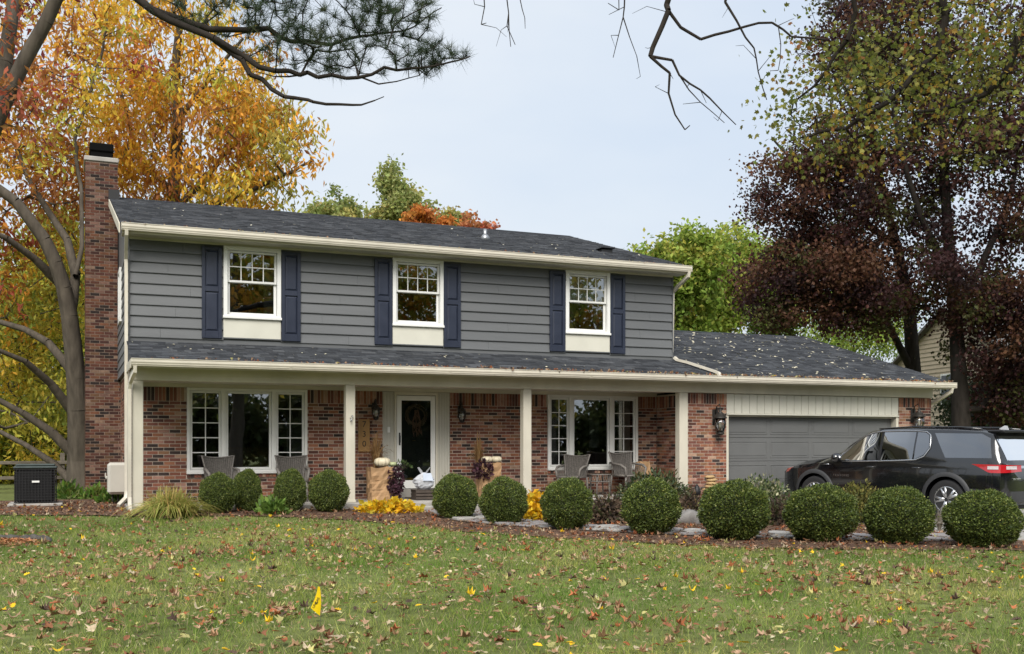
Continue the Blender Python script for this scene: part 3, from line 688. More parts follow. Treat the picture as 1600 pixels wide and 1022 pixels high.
spout([(19.50, -.47, 2.83), (19.50, -.45, 2.74), (19.45, -.1, 2.56), (19.42, .3, 2.42), (19.41, .4, 2.2), (19.41, .4, .2)])
# --- roof vents
def onroof(px, py, zf):
    best = None
    for i in range(60):
        y = .7 + i * .1; p = at(px, py, y)
        if best is None or abs(p.z - zf(y)) < best[0]: best = (abs(p.z - zf(y)), p)
    return best[1]
p = onroof(758, 374, zm_)
v_ = MB().lathe([(.11, -.05), (.10, .06), (.055, .11), (.05, .11)], p, 14).build('vent_flashing', M('galvanised'), roof)
MB().lathe([(.045, 0), (.045, .24), (.03, .24)], p, 12).build('vent_pipe', M('galvanised'), roof)
p = onroof(945, 394, zm_)
MB().box(p.x - .14, p.x + .14, p.y - .14, p.y + .14, p.z - .06, p.z + .06, .02).box(p.x - .18, p.x + .18, p.y - .19, p.y + .15, p.z + .06, p.z + .085, .01).build('box_vent', BLACK, roof)
p = at(813, 366, 7.4); MB().box(p.x - .12, p.x + .12, p.y - .12, p.y + .12, rz - .3, rz + .05).box(p.x - .19, p.x + .19, p.y - .19, p.y + .19, rz + .05, rz + .09, .02).build('box_vent', M('vent_grey', (.10, .11, .11), .5), roof)
# ------------------------------------------------ things on and around the porch
IRON = M('aged_iron', (.035, .032, .028), .5, .25, 12, metal=.4)
LGL = glass('lantern_glass', .10, (.8, .8, .75))
def lantern(x, y, z, s, label):
    """z = centre of the cage"""
    t = thing('wall_lantern', label, 'wall lantern', (x, y, z), 'carriage lanterns on the brick walls')
    yc = y - .13 * s - .03
    MB().box(x - .055 * s, x + .055 * s, y - .02, y - .001, z - .02, z + .24 * s, .006).build('backplate', IRON, t)
    MB().tube([(x, y - .02, z + .16 * s), (x, y - .06, z + .28 * s), (x, yc + .02, z + .32 * s), (x, yc, z + .26 * s), (x, yc, z + .2 * s)], .012, 6).build('bracket', IRON, t)
    MB().lathe([(.012, .24), (.03, .22), (.02, .2), (.06, .165), (.10, .11), (.112, .10), (.112, .088), (.09, .085)][::-1] and [(r * s, h * s) for r, h in [(.09, .085), (.112, .088), (.112, .10), (.10, .11), (.06, .165), (.02, .2), (.03, .22), (.012, .24)]], (x, yc, z), 12).build('cap', IRON, t)
    cg = MB()
    for k in range(6):
        a = math.pi * k / 3; cg.tube([(x + .085 * s * math.cos(a), yc + .085 * s * math.sin(a), z + .09 * s), (x + .10 * s * math.cos(a), yc + .10 * s * math.sin(a), z), (x + .06 * s * math.cos(a), yc + .06 * s * math.sin(a), z - .15 * s)], .006, 5)
    cg.lathe([(.02 * s, -.19 * s), (.065 * s, -.165 * s), (.065 * s, -.145 * s), (.03 * s, -.14 * s)], (x, yc, z), 12).build('cage', IRON, t)
    MB().lathe([(.055 * s, -.14 * s), (.09 * s, 0), (.078 * s, .085 * s)], (x, yc, z), 12).build('glass_shade', LGL, t)
    MB().lathe([(.015 * s, -.13 * s), (.02 * s, -.03 * s), (.018 * s, .02 * s), (.004, .05 * s)], (x, yc, z), 8).build('bulb', M('candle_white', (.7, .68, .6), .4), t)
lantern(5.735, 1.335, 2.13, .85, 'dark wall lantern above the house number plaque')
lantern(7.60, 1.335, 2.09, .85, 'dark wall lantern on the brick just past the front door')
lantern(13.13, .05, 1.93, 1.35, 'large bronze carriage lantern on the brick between porch post and garage door')
lantern(18.78, .05, 2.02, 1.35, 'bronze carriage lantern on the brick pier above the parked car')
# house number
WOODS = M('stained_wood', (.34, .19, .065), .6, .2, 8, .3, 40, stretch=(1, 1, .15))
pq = thing('house_number', 'vertical wooden plaque with the number 730 beside the front door', 'sign', (5.52, 1.335, 1.70))
MB().box(5.40, 5.64, 1.306, 1.334, 1.33, 1.99, .006).build('board', WOODS, pq)
def text(body, size, mat, parent, loc, rot, ex=.002, name='lettering', sp=1.0):
    c = bpy.data.curves.new(name, 'FONT'); c.body = body; c.size = size; c.extrude = ex; c.align_x = 'CENTER'; c.align_y = 'CENTER'
    c.materials.append(mat); c.space_character = sp; o = link(bpy.data.objects.new(name, c)); dg_ = bpy.context.evaluated_depsgraph_get(); me = bpy.data.meshes.new_from_object(o.evaluated_get(dg_)); bpy.data.objects.remove(o)
    o = bpy.data.objects.new(name, me); link(o, parent); o.location = Vector(loc) - (org(parent) if parent else Vector()); o.rotation_euler = rot; return o
for i, ch in enumerate('730'): text(ch, .17, BLACK, pq, (5.52, 1.303, 1.885 - .20 * i), (math.pi / 2, 0, 0), .003, 'numeral')
# utility box on the gable wall, condenser
UB = M('beige_enamel', (.50, .48, .42), .45, .04, 3)
ub = thing('utility_box', 'beige utility cabinet fixed to the gable wall next to the downspouts', 'utility box', (.84, 2.5, .75))
MB().box(.665, 1.055, 2.3, 2.75, .50, 1.12, .05).build('cabinet', UB, ub)
MB().box(.63, .664, 2.42, 2.5, .80, .86, .01).box(.62, .64, 2.43, 2.47, .82, .92, .005).build('latch', UB, ub)
cd = MB()
for x in (.76, .86, .95): cd.tube([(x, 2.5, .5), (x, 2.5, .36), (x + .03, 2.5, .2)], .018, 6)
cd.build('conduit', IRON, ub)
ac = thing('air_conditioner', 'black air conditioner condenser on a slab left of the chimney', 'air conditioner', (-.62, 2.75, .26))
ax, ay, az = -.62, 2.75, G(-.62, 2.75) + .02
BX('pad', CONC, ac, ax - .48, ax + .48, ay - .48, ay + .48, az - .1, az + .04, b=.01)
BX('core', M('coil_black', (.006, .006, .007), .7, .2, 20), ac, ax - .34, ax + .34, ay - .34, ay + .34, az + .05, az + .72, b=.05)
gl = MB()
for k in range(13):
    u = -.33 + .055 * k
    for s_ in (-1, 1):
        gl.box(ax + u - .006, ax + u + .006, ay + s_ * .36 - .006, ay + s_ * .36 + .006, az + .05, az + .71); gl.box(ax + s_ * .36 - .006, ax + s_ * .36 + .006, ay + u - .006, ay + u + .006, az + .05, az + .71)
for k in range(13):
    z = az + .06 + .052 * k; gl.box(ax - .366, ax + .366, ay - .372, ay - .366, z, z + .010); gl.box(ax - .372, ax - .366, ay - .366, ay + .366, z, z + .010); gl.box(ax + .366, ax + .372, ay - .366, ay + .366, z, z + .010)
gl.build('grille', BLACK, ac)
MB().box(ax - .39, ax + .39, ay - .39, ay + .39, az + .70, az + .75, .03).box(ax - .35, ax + .35, ay - .35, ay + .35, az + .751, az + .79, .03).build('lid', M('lid_green', (.045, .06, .055), .45, .2, 8), ac)
BX('badge', WHITE, ac, ax - .06, ax + .07, ay - .38, ay - .373, az + .44, az + .475)
# wicker chairs
WICK = M('grey_wicker', (.16, .145, .13), .7, .3, 30, .5, 120)
def chair(X, Y, rz, label, s=1.0):
    t = thing('wicker_chair', label, 'chair', (X, Y, .372), 'wicker chairs on the porch'); B = dict(local=True)
    bk = MB(); N_, Hh = 15, .46
    def bp(u, v):                       # backrest surface: flares towards the top, wings forward at the sides
        wd = .22 + .085 * v ** 1.4; x = u * wd; y = .20 + .12 * v - .10 * abs(u) ** 2.5; z = .40 + Hh * v + .025 * v * (abs(u) ** 3) - .02 * v * (1 - u * u); return Vector((x, y, z))
    for i in range(N_ + 1): u = -1 + 2 * i / N_; bk.tube([bp(u, k / 6) for k in range(7)], .006, 4)
    for k in range(1, 22): v = k / 22; bk.tube([bp(-1 + i / 5, v) + Vector((0, .006 * (1 if (i + k) % 2 else -1), 0)) for i in range(11)], .0075, 4)
    bk.tube([bp(-1, k / 6) for k in range(7)] + [bp(-1 + i / 6, 1) + Vector((0, 0, .008)) for i in range(1, 12)] + [bp(1, 1 - k / 6) for k in range(7)], .017, 6)
    g_ = [bp(-1 + i / 6, k / 8) + Vector((0, .010, 0)) for k in range(9) for i in range(13)]; MB().add(g_, [(k * 13 + i, k * 13 + i + 1, (k + 1) * 13 + i + 1, (k + 1) * 13 + i) for k in range(8) for i in range(12)]).build('weave_gap_sheet', M('weave_gap_shade', (.045, .038, .033), .8, .3, 30), t, local=True)  # dark sheet behind the strands, painted as the shade in the weave gaps
    bk.build('backrest', WICK, t, local=True)
    st = MB()
    for k in range(20): y = -.24 + .44 * k / 19; st.tube([(-.23, y, .40 + .006 * (k % 2)), (0, y, .39), (.23, y, .40)], .013, 4)
    st.tube([(-.24, -.25, .40), (.24, -.25, .40), (.23, .2, .40), (-.23, .2, .40), (-.24, -.25, .40)], .02, 6)
    for k in range(9): x = -.22 + .055 * k; st.tube([(x, -.25, .40), (x, -.25, .27)], .01, 4)
    st.build('seat', WICK, t, local=True)
    for s_ in (-1, 1):
        am = MB().tube([(s_ * .25, .25, .66), (s_ * .29, .05, .64), (s_ * .30, -.15, .62), (s_ * .28, -.27, .56), (s_ * .26, -.27, .44), (s_ * .25, -.25, .38)], [.022, .026, .028, .026, .02, .02], 6)
        for k in range(8): y = -.22 + .055 * k; am.tube([(s_ * .24, y, .40), (s_ * .285, y, .63)], .008, 4)
        am.build('arm', WICK, t, local=True)
    for sx in (-1, 1):
        for y, q in ((-.24, -.02), (.2, .06)): MB().tube([(sx * .24, y, .40), (sx * .25, y + q, .0)], .02, 6).build('leg', WICK, t, local=True)
    t.rotation_euler.z = rz; t.scale = (s, s, s); return t
chair(2.62, .85, math.radians(6), 'grey wicker chair before the triple window, the one nearer the chimney')
chair(3.97, .85, math.radians(-4), 'grey wicker chair between the chimney-end window and the second porch post')
chair(9.98, .75, math.radians(-50), 'grey wicker chair turned sideways before the garage-end window')
chair(11.28, .70, math.radians(12), 'grey wicker chair facing out, next to the paper bag', 1.06)
tb = thing('side_table', 'small wicker side table between two grey chairs', 'table', (10.62, .72, .372))
MB().lathe([(.0, .44), (.25, .44), (.255, .455), (.0, .458)], (0, 0, 0), 20).build('table_top', WICK, tb, local=True)
ap = MB()
for k in range(28): a = 2 * math.pi * k / 28; ap.tube([(.235 * math.cos(a), .235 * math.sin(a), .44), (.24 * math.cos(a + .12), .24 * math.sin(a + .12), .30)], .006, 4)
ap.tube([(.24 * math.cos(a * .3), .24 * math.sin(a * .3), .30) for a in range(22)], .010, 5).build('apron', WICK, tb, local=True)
for k in range(4): a = math.pi / 4 + math.pi / 2 * k; MB().tube([(.2 * math.cos(a), .2 * math.sin(a), .44), (.22 * math.cos(a), .22 * math.sin(a), 0)], .016, 6).build('leg', WICK, tb, local=True)
# paper bag, wrapped planters
PAPER = M('kraft_paper', (.40, .245, .125), .8, .14, 5, .5, 14, var2=.1, scale2=2)
def bag(x, y, w_, d, h, label, name, seed=0, open_=True, z=.372, lean=0.0, cat='bag'):
    r = random.Random(seed); t = thing(name, label, cat, (x, y, z)); rows = 9; ring = []
    for k in range(rows):
        v = k / (rows - 1); pts = []
        for i in range(24):
            a = 2 * math.pi * i / 24; cx_, cy_ = math.cos(a), math.sin(a); q = 1 / max(abs(cx_), abs(cy_)) ** .85
            fl = 1 + (.08 * v if open_ else -.30 * v * v); j = r.uniform(-.018, .018)
            pts.append((cx_ * q * w_ / 2 * fl + j + lean * v, cy_ * q * d / 2 * fl + j, h * v + (r.uniform(-.02, .02) if k == rows - 1 else 0)))
        ring += pts
    fs = [(k * 24 + i, k * 24 + (i + 1) % 24, (k + 1) * 24 + (i + 1) % 24, (k + 1) * 24 + i) for k in range(rows - 1) for i in range(24)]
    mb = MB(); mb.add(ring, fs + [tuple(range(24))[::-1]])
    if not open_: mb.add(ring[-24:], [tuple(range(24))])
    mb.build('wrapping', PAPER, t, local=True)
    if open_:
        MB().lathe([(0, h * .82), (w_ * .47, h * .82), (w_ * .47, h * .83), (0, h * .86)], (lean, 0, 0), 16, 1, d / w_).build('soil', M('mulch'), t, local=True)
    cr_ = MB()
    for v in (.34, .62): cr_.tube([(w_ / 2 * 1.05 * c_ + lean * v, -d / 2 * 1.04, h * v) for c_ in (-.9, -.3, .3, .9)], .006, 4)
    cr_.build('fold', PAPER, t, local=True); return t
bag(11.78, .88, .36, .30, .72, 'tall brown paper bag standing in the porch corner by the garage', 'paper_bag', 4, False)
bag(5.64, .55, .46, .40, .66, 'kraft paper wrapped planter with a white pumpkin, before the number plaque', 'planter', 5, cat='planter')
bag(8.02, .75, .42, .38, .72, 'kraft paper wrapped planter with two white pumpkins, past the front door', 'planter', 6, cat='planter')
PUMP = M('white_pumpkin', (.62, .55, .40), .5, .06, 6)
def pumpkin(x, y, z, r, label, col=PUMP):
    t = thing('pumpkin', label, 'pumpkin', (x, y, z), 'pumpkins on the planters')
    pr = [(.02, .05), (.45, 0), (.85, .22), (1.0, .62), (.88, 1.02), (.5, 1.22), (.15, 1.14)]
    MB().lathe([(a * r, b * r * .95) for a, b in pr], (0, 0, 0), 40, 1, 1, 10, .16).build('flesh', col, t, local=True)
    MB().tube([(0, 0, r * .85), (.01, 0, r * 1.02), (r * .18, 0, r * 1.22)], [r * .14, r * .09, r * .10], 6).build('stem', M('dry_stem', (.22, .17, .08), .8), t, local=True)
pumpkin(5.66, .45, 1.035, .155, 'large cream pumpkin on the wrapped planter by the number plaque')
pumpkin(5.86, .42, 1.045, .075, 'small pale green gourd beside the large cream pumpkin', M('gourd_green', (.40, .45, .24), .5, .15, 12))
pumpkin(7.96, .66, 1.095, .115, 'white pumpkin on the far planter, the one nearer the purple leaves')
pumpkin(8.17, .68, 1.095, .115, 'white pumpkin at the outer rim of the far planter')
def stalks(name, label, c, n, h, spread, cols, cat='plant', wd=.012, droop=.35, seed=0, curl=1.0, nseg=6, mat=None, base=.05):
    """arching strap leaves from one crown, each a curved strip"""
    r = np.random.default_rng(seed); t = thing(name, label, cat, c); V, Q, K = [], [], []
    for i in range(n):
        a = r.uniform(0, 2 * math.pi); L_ = h * r.uniform(.6, 1.15); lean = spread * r.uniform(.1, 1.0); b0 = r.normal(size=2) * base * spread
        d = np.array([math.cos(a), math.sin(a)]); col = np.array(cols[r.integers(len(cols))]) * r.uniform(.75, 1.25); side = np.array([-d[1], d[0]]); b = len(V)
        for k in range(nseg + 1):
            u = k / nseg; rr_ = lean * u ** 1.3; z = L_ * (u - droop * curl * u ** 2.6 * lean / spread * 1.6); w_ = wd * (1 - u) ** .6 * (.6 + .4 * min(1, u * 4)) + .0015
            p = b0 + d * rr_; V.append((p[0] + side[0] * w_, p[1] + side[1] * w_, z)); V.append((p[0] - side[0] * w_, p[1] - side[1] * w_, z + .003)); K += [col, col]
        for k in range(nseg): Q.append((b + 2 * k, b + 2 * k + 1, b + 2 * k + 3, b + 2 * k + 2))
    mesh_np('foliage', np.array(V), np.array(Q), mat or LEAF, np.array(K), parent=t, sub=False)
    return t
STRAW = [(.40, .25, .11), (.30, .18, .08), (.48, .32, .16)]
stalks('dried_grass', 'bundle of dried brown grass against the house number plaque', (5.60, .68, .98), 150, .85, .36, STRAW, 'dried plant', .008, .40, 3)
stalks('dried_grass', 'bundle of dried brown grass on the far planter past the door', (7.84, .85, .98), 150, .80, .24, STRAW, 'dried plant', .008, .40, 4)
def tuft(name, label, c, rad, n, ll, lw, cols, cat='plant', seed=0, tmpl=DIAM, mat=None, shell=.55, up=.6, flat=False, stem=True, group=None, jit=.2, droop=0.0):
    """leafy mound: leaves through an ellipsoid volume standing on c"""
    r = np.random.default_rng(seed); t = thing(name, label, cat, c, group); rad = np.array(rad, float)
    v = unit(r.normal(size=(n, 3))); v[:, 2] = np.abs(v[:, 2]) if flat else v[:, 2]; q = r.uniform(shell, 1.0, n)[:, None] * (1 + .10 * np.sin(5 * v[:, :1] * 3 + seed) * np.sin(4 * v[:, 1:2] + 2))
    C = v * q * rad + np.array([0, 0, 0 if flat else rad[2]])
    D = unit(v + .7 * r.normal(size=(n, 3))); D[:, 2] += up - droop; Nn = unit(v + .6 * r.normal(size=(n, 3)))
    col = np.array(cols)[r.integers(len(cols), size=n)] * (1 + jit * r.normal(size=(n, 1))); s = r.uniform(.65, 1.3, n)
    leaf_obj('foliage', C + np.array(c), D, Nn, ll * s, lw * s, tmpl, np.clip(col, .004, 1), mat or LEAF, t)
    if stem:
        A, B = [], []
        for k in range(26):
            d = unit(r.normal(size=3)) * rad * .8; d[2] = abs(d[2]) + rad[2] * (.2 if flat else .8); A.append(np.array(c)); B.append(np.array(c) + d)
        segs_obj('stem', A, B, [.012] * 26, [.004] * 26, BARKD, t, 5)
    return t
PURP = [(.075, .03, .045), (.11, .05, .07), (.045, .02, .03), (.16, .09, .10)]
tuft('purple_plant', 'trailing dark purple foliage spilling from the planter by the door', (5.90, .32, .42), (.15, .14, .32), 420, .075, .06, PURP, seed=2, droop=1.2)
tuft('purple_plant', 'dark purple ruffled foliage on the far planter past the door', (7.86, .60, .74), (.19, .17, .20), 380, .075, .06, PURP, seed=3)
tuft('trailing_vine', 'green vine arching from the planter towards the storm door', (6.06, .45, .96), (.20, .10, .09), 70, .07, .035, [(.06, .10, .03), (.09, .13, .05)], seed=4, stem=True)
# parcel stand with plastic bag
ct = thing('crate', 'dark wooden crate under the white plastic bag at the door', 'crate', (6.52, .45, .372))
for k in range(3):
    MB().box(6.30, 6.76, .28, .30, .385 + .065 * k, .435 + .065 * k).build('slat', M('dark_wood', (.06, .045, .035), .7, .3, 8), ct); BX('slat', M('dark_wood'), ct, 6.30, 6.76, .60, .62, .385 + .065 * k, .435 + .065 * k)
for x in (6.305, 6.735): MB().box(x, x + .02, .301, .599, .372, .56).build('end_board', M('dark_wood'), ct)
MB().box(6.29, 6.77, .275, .625, .561, .575, .003).build('lid', M('dark_wood'), ct)
pb = thing('plastic_bag', 'tied white plastic bag resting on the dark crate at the door', 'bag', (6.52, .45, .576))
PLAST = M('white_plastic', (.66, .68, .72), .35, .08, 6, .6, 12, transl=.25)
pts = MB(); r_ = random.Random(8); NU, NV = 18, 10
for j in range(NV + 1):
    v = j / NV; rad = .22 * math.sin(math.pi * min(1, .12 + v * .80)) ** .7 * (1 - .62 * max(0, v - .7) / .3)
    for i in range(NU): a = 2 * math.pi * i / NU; q = rad * (1 + r_.uniform(-.14, .10)); pts.v.append((q * math.cos(a), q * .8 * math.sin(a), .34 * v))
pts.f = [(j * NU + i, j * NU + (i + 1) % NU, (j + 1) * NU + (i + 1) % NU, (j + 1) * NU + i) for j in range(NV) for i in range(NU)]; pts.sm = [False] * len(pts.f)
pts.build('body', PLAST, pb, local=True)
for s_ in (-1, 1): MB().add([(s_ * .02, 0, .32), (s_ * .07, .02, .33), (s_ * .14, 0, .44), (s_ * .11, -.03, .45), (s_ * .04, -.02, .37)], [(0, 1, 2, 3, 4)]).build('handle', PLAST, pb, local=True)
MB().add([(-.08, -.192, .18), (.13, -.192, .18), (.10, -.150, .33), (-.07, -.150, .33), (-.08, -.197, .18), (.13, -.197, .18), (.10, -.155, .33), (-.07, -.155, .33)], [(0, 3, 2, 1), (4, 5, 6, 7), (0, 1, 5, 4), (2, 3, 7, 6), (1, 2, 6, 5), (3, 0, 4, 7)]).build('leaflet', M('paper_blue', (.50, .56, .66), .7), pb, local=True)
mt = thing('doormat', 'worn dark doormat on the stone step before the storm door', 'doormat', (6.75, .95, .372))
MB().box(6.35, 7.1, .72, 1.2, .373, .39, .004).build('mat', M('coir', (.06, .045, .03), .95, .3, 40, .8, 90), mt)
# wreath of corn husks behind the storm glass
wr = thing('wreath', 'dried twig and husk wreath hanging on the front door behind glass', 'wreath', (6.66, 1.43, 2.05)); tw = MB()
for k in range(60):
    a = r_.uniform(0, 6.28); R0 = r_.uniform(.15, .24); pts_ = [(6.66 + R0 * math.cos(a + i * .25), 1.425 + r_.uniform(-.02, .01), 2.08 + R0 * math.sin(a + i * .25) + r_.uniform(-.02, .02)) for i in range(6)]; tw.tube(pts_, .005, 4)
tw.build('twig_ring', M('twig', (.50, .34, .24), .9), wr)
rb2 = MB()
for k in range(16): x = 6.66 + r_.uniform(-.1, .1); rb2.tube([(6.66 + r_.uniform(-.05, .05), 1.41, 2.2), (x, 1.405, 1.95), (6.68 + r_.uniform(-.1, .12), 1.41, 1.62 + r_.uniform(0, .15))], .009, 4, flat=.4)
rb2.build('husk_tail', M('husk_red', (.72, .38, .28), .8, .3, 9), wr)
# things in the bed
ROCK = M('granite', (.20, .19, .18), .85, .18, 9, .5, 40)
def standing(px, py, z=None):
    z_ = .1 if z is None else z
    for _ in range(6): k = (EYE.z - z_) * F / (py - HOR); p = atd(px, py, k); z_ = G(p.x, p.y)
    return Vector((p.x, p.y, z_))
p = standing(1077, 820); bo = thing('boulder', 'rounded pale grey boulder between two clipped boxwoods', 'rock', p)
MB().blob((0, 0, .10), (.30, .24, .17), 16, 10, .14, 3).build('stone', ROCK, bo, local=True)
p = at(1110, 760, -.35); p.z = G(p.x, p.y); ss = thing('stone_stack', 'cairn of stacked flat tan stones before the garage brick', 'stone stack', p); z = .22
TAN = M('sandstone', (.40, .27, .13), .85, .2, 8, .5, 30)
BX('plinth', CONC, ss, p.x - .16, p.x + .16, p.y - .16, p.y + .16, p.z - .05, p.z + .25, b=.02)
z = .26
for k in range(8):
    h = r_.uniform(.032, .045); w_ = .24 - .018 * k + r_.uniform(-.03, .03); MB().blob((r_.uniform(-.03, .03), 0, z + h), (w_, w_ * .8, h * 1.1), 9, 5, .10, k).build('stone', TAN, ss, local=True); z += h * 1.75
p = at(1089, 760, -.5); p.z = G(p.x, p.y); sl_ = thing('garden_light', 'small dark stake light in front of the brick pier', 'garden light', p)
MB().tube([(0, 0, 0), (0, 0, .42)], .012, 6).build('stake', BLACK, sl_, local=True)
MB().lathe([(.02, .34), (.07, .36), (.085, .44), (.05, .54), (.01, .60)], (0, 0, 0), 10).build('lamp_head', BLACK, sl_, local=True)
# marker flag in the lawn
p = standing(500, 985); fl = thing('marker_flag', 'yellow utility marker flag on a wire stuck in the lawn', 'flag', p)
MB().tube([(0, 0, 0), (.004, 0, .14), (0, 0, .30)], .0018, 5).build('wire', M('galvanised'), fl, local=True)
YEL = M('flag_yellow', (.80, .56, .0), .5, .05, 5, transl=.2)
fx = MB(); gx, gz2 = 5, 6
cloth = lambda u, v: (-.063 * u * (1 - .75 * v) + .008 * math.sin(3 * v), -.008 * math.sin(2.5 * u + v), .10 + .20 * v - .0 + .055 * u * (1 - v) * (1 if u < .6 else 1.0))
vs = [cloth(i / gx, j / gz2) for j in range(gz2 + 1) for i in range(gx + 1)]
fx.smooth = True; fx.add(vs, [(j * (gx + 1) + i, j * (gx + 1) + i + 1, (j + 1) * (gx + 1) + i + 1, (j + 1) * (gx + 1) + i) for j in range(gz2) for i in range(gx)])
fx.build('flag', YEL, fl, local=True)
t1 = text('GAS', .026, BLACK, fl, p + Vector((-.016, -.013, .205)), (math.pi / 2, math.radians(-68), 0), .0004)
t2 = text('LINE', .024, BLACK, fl, p + Vector((-.034, -.014, .178)), (math.pi / 2, math.radians(-60), 0), .0004)
fl.rotation_euler.z = -TH
# edging stones and mulch ring at the far left of the lawn
p = standing(5, 850)
for k, (dx, dy, w_) in enumerate(((-.30, .22, .2), (.02, .30, .17), (.30, .20, .14), (.47, -.02, .10))):
    e = thing('edging_stone', ['dark edging stone at the frame edge behind the orange mulch ring', 'long dark edging stone behind the orange mulch ring', 'rough dark edging stone, third along the mulch ring', 'smallest dark edging stone at the end of the mulch ring'][k], 'stone', (p.x + dx, p.y + dy, G(p.x, p.y)), 'edging stones round the mulch ring')
    MB().blob((0, 0, .03), (w_, .08, .06), 13, 8, .24, k + 20).build('stone', M('dark_stone', (.085, .078, .068), .9, .4, 14, 1., 25), e, local=True)
mr = MB().blob((p.x - .25, p.y - .12, p.z - .05), (.75, .42, .085), 26, 10, .12, 5).build('mulch_ring', M('orange_mulch', (.30, .13, .06), .95, .45, 18, 1., 40))
tag(mr, 'mound of orange wood mulch inside the edging stones', 'mulch', kind='structure')
# inside the house
sb = thing('sideboard', 'brown wooden sideboard seen through the chimney-end window', 'sideboard', (3.3, 2.3, .5))
OAKW = M('brown_wood', (.22, .12, .035), .5, .25, 6, stretch=(.2, 1, 1))
BX('case', OAKW, sb, 2.7, 3.9, 2.1, 2.6, .56, 1.42, b=.01)
for k in range(3): BX('drawer', OAKW, sb, 2.73 + .385 * k, 3.10 + .385 * k, 2.085, 2.105, .66, 1.36, b=.01)
for x in (2.74, 3.82): BX('foot', OAKW, sb, x, x + .05, 2.13, 2.18, .5, .56)
# ------------------------------------------------ parked car (x forward, y to its left)
PAINT = M('black_car_paint', (.006, .0065, .008), .12, .0, 3, spec=.6, coat=1.)
TINT = glass('tinted_glass', .18, (.05, .055, .06)); TINTF = glass('front_tinted_glass', .10, (.16, .20, .19))
CHROME = M('chrome', (.62, .63, .65), .18, .05, 8, metal=1); CLAD = M('black_cladding', (.035, .036, .038), .6, .1, 20, .2, 120)
TYRE = M('tyre_rubber', (.016, .016, .017), .8, .15, 20, .3, 60); ALLOY = M('alloy', (.55, .56, .58), .25, .05, 10, metal=.9)
RED = M('tail_lens', (.42, .012, .018), .12, .1, 20, coat=1.); LENSW = M('clear_lens', (.55, .50, .50), .1, .1, 20, coat=1.)
ST = np.array([  # x, zbot, ztop, w, zbelt, wbelt, wtop
 (-2.62, .46, .86, .56, .84, .55, .50), (-2.612, .40, .97, .68, .94, .67, .60), (-2.59, .36, 1.06, .78, 1.03, .765, .70), (-2.555, .34, 1.13, .855, 1.08, .84, .76), (-2.50, .32, 1.22, .91, 1.10, .89, .79),
 (-2.43, .30, 1.37, .945, 1.115, .922, .79), (-2.36, .29, 1.50, .963, 1.12, .938, .78), (-2.27, .28, 1.68, .977, 1.13, .952, .76), (-2.05, .27, 1.735, .985, 1.14, .962, .765), (-1.45, .26, 1.775, .992, 1.13, .972, .785),
 (-.6, .26, 1.795, .992, 1.11, .975, .795), (.1, .26, 1.775, .99, 1.09, .972, .79), (.42, .26, 1.715, .988, 1.08, .97, .775), (.8, .26, 1.515, .986, 1.07, .965, .76),
 (1.22, .26, 1.225, .985, 1.06, .958, .80), (1.5, .26, 1.165, .985, 1.05, .95, .82), (2.05, .27, 1.10, .97, 1.0, .92, .78), (2.38, .28, 1.02, .92, .93, .85, .66), (2.53, .30, .92, .84, .85, .78, .58), (2.60, .40, .74, .72, .70, .66, .5)])
def sec(x):
    v = [np.interp(x, ST[:, 0], ST[:, i]) for i in range(7)]; _, zb, zt, w_, zl, wl, wt = v
    return [(0, zb), (w_ * .86, zb), (w_ - .03, zb + .08), (w_ - .012, min(.50, zl - .02)), (w_, min(.66, zl - .015)), (w_ - .004, min(.86, zl - .01)), (w_ - .004, min(.93, zl - .006)), (wl, zl),
            (wl + (wt - wl) * .5 + .01, zl + (zt - .055 - zl) * .5), (wt, zt - .055), (wt - .06, zt - .02), (wt - .22, zt - .004), (0, zt)]
def hw(x, z):
    s = sec(x)
    for (y0, z0), (y1, z1) in zip(s[2:], s[3:]):
        if z0 <= z <= z1 and z1 > z0: return y0 + (y1 - y0) * (z - z0) / (z1 - z0)
    return s[9][0]
def rear(y, z):
    for x in np.linspace(-2.62, -2.1, 220):
        s = sec(x)
        if s[-1][1] >= z and hw(x, z) >= abs(y): return x
    return -2.2
car = thing('car', 'black sport utility vehicle parked facing the garage door', 'car', (0, 0, 0))
xs_ = np.unique(np.concatenate([np.linspace(-2.62, 2.6, 70), ST[:, 0]])); rows = []
for x in xs_:
    s = sec(x); rows.append([(x, y, z) for y, z in s] + [(x, -y, z) for y, z in s[-2:0:-1]])
n = len(rows[0]); mb = MB(); mb.smooth = True
mb.add([p for r in rows for p in r], [(i * n + k, i * n + (k + 1) % n, (i + 1) * n + (k + 1) % n, (i + 1) * n + k) for i in range(len(rows) - 1) for k in range(n)] + [tuple(range(n))[::-1], tuple(range((len(rows) - 1) * n, len(rows) * n))])
body = mb.build('body', PAINT, car)
WX = (-1.45, 1.62); cutm = MB()
for x in WX:
    cutm.lathe([(.445, -1.3), (.445, 1.3)], (0, 0, 0), 40); k = 80
    for i in range(len(cutm.v) - k, len(cutm.v)): a, b, c = cutm.v[i]; cutm.v[i] = (a + x, c, b + .40)
cut = cutm.build('cutter', CLAD)
bm = bmesh.new(); bm.from_mesh(cut.data); bmesh.ops.recalc_face_normals(bm, faces=bm.faces); bm.to_mesh(cut.data); bm.free()
bm = bmesh.new(); bm.from_mesh(body.data); bmesh.ops.recalc_face_normals(bm, faces=bm.faces); bm.to_mesh(body.data); bm.free()
md = body.modifiers.new('b', 'BOOLEAN'); md.operation = 'DIFFERENCE'; md.object = cut; md.solver = 'EXACT'
dg = bpy.context.evaluated_depsgraph_get(); nm_ = bpy.data.meshes.new_from_object(body.evaluated_get(dg)); body.modifiers.clear(); body.data = nm_
bpy.data.objects.remove(cut)
nm_.polygons.foreach_set('use_smooth', [True] * len(nm_.polygons)); nm_.set_sharp_from_angle(angle=math.radians(28))
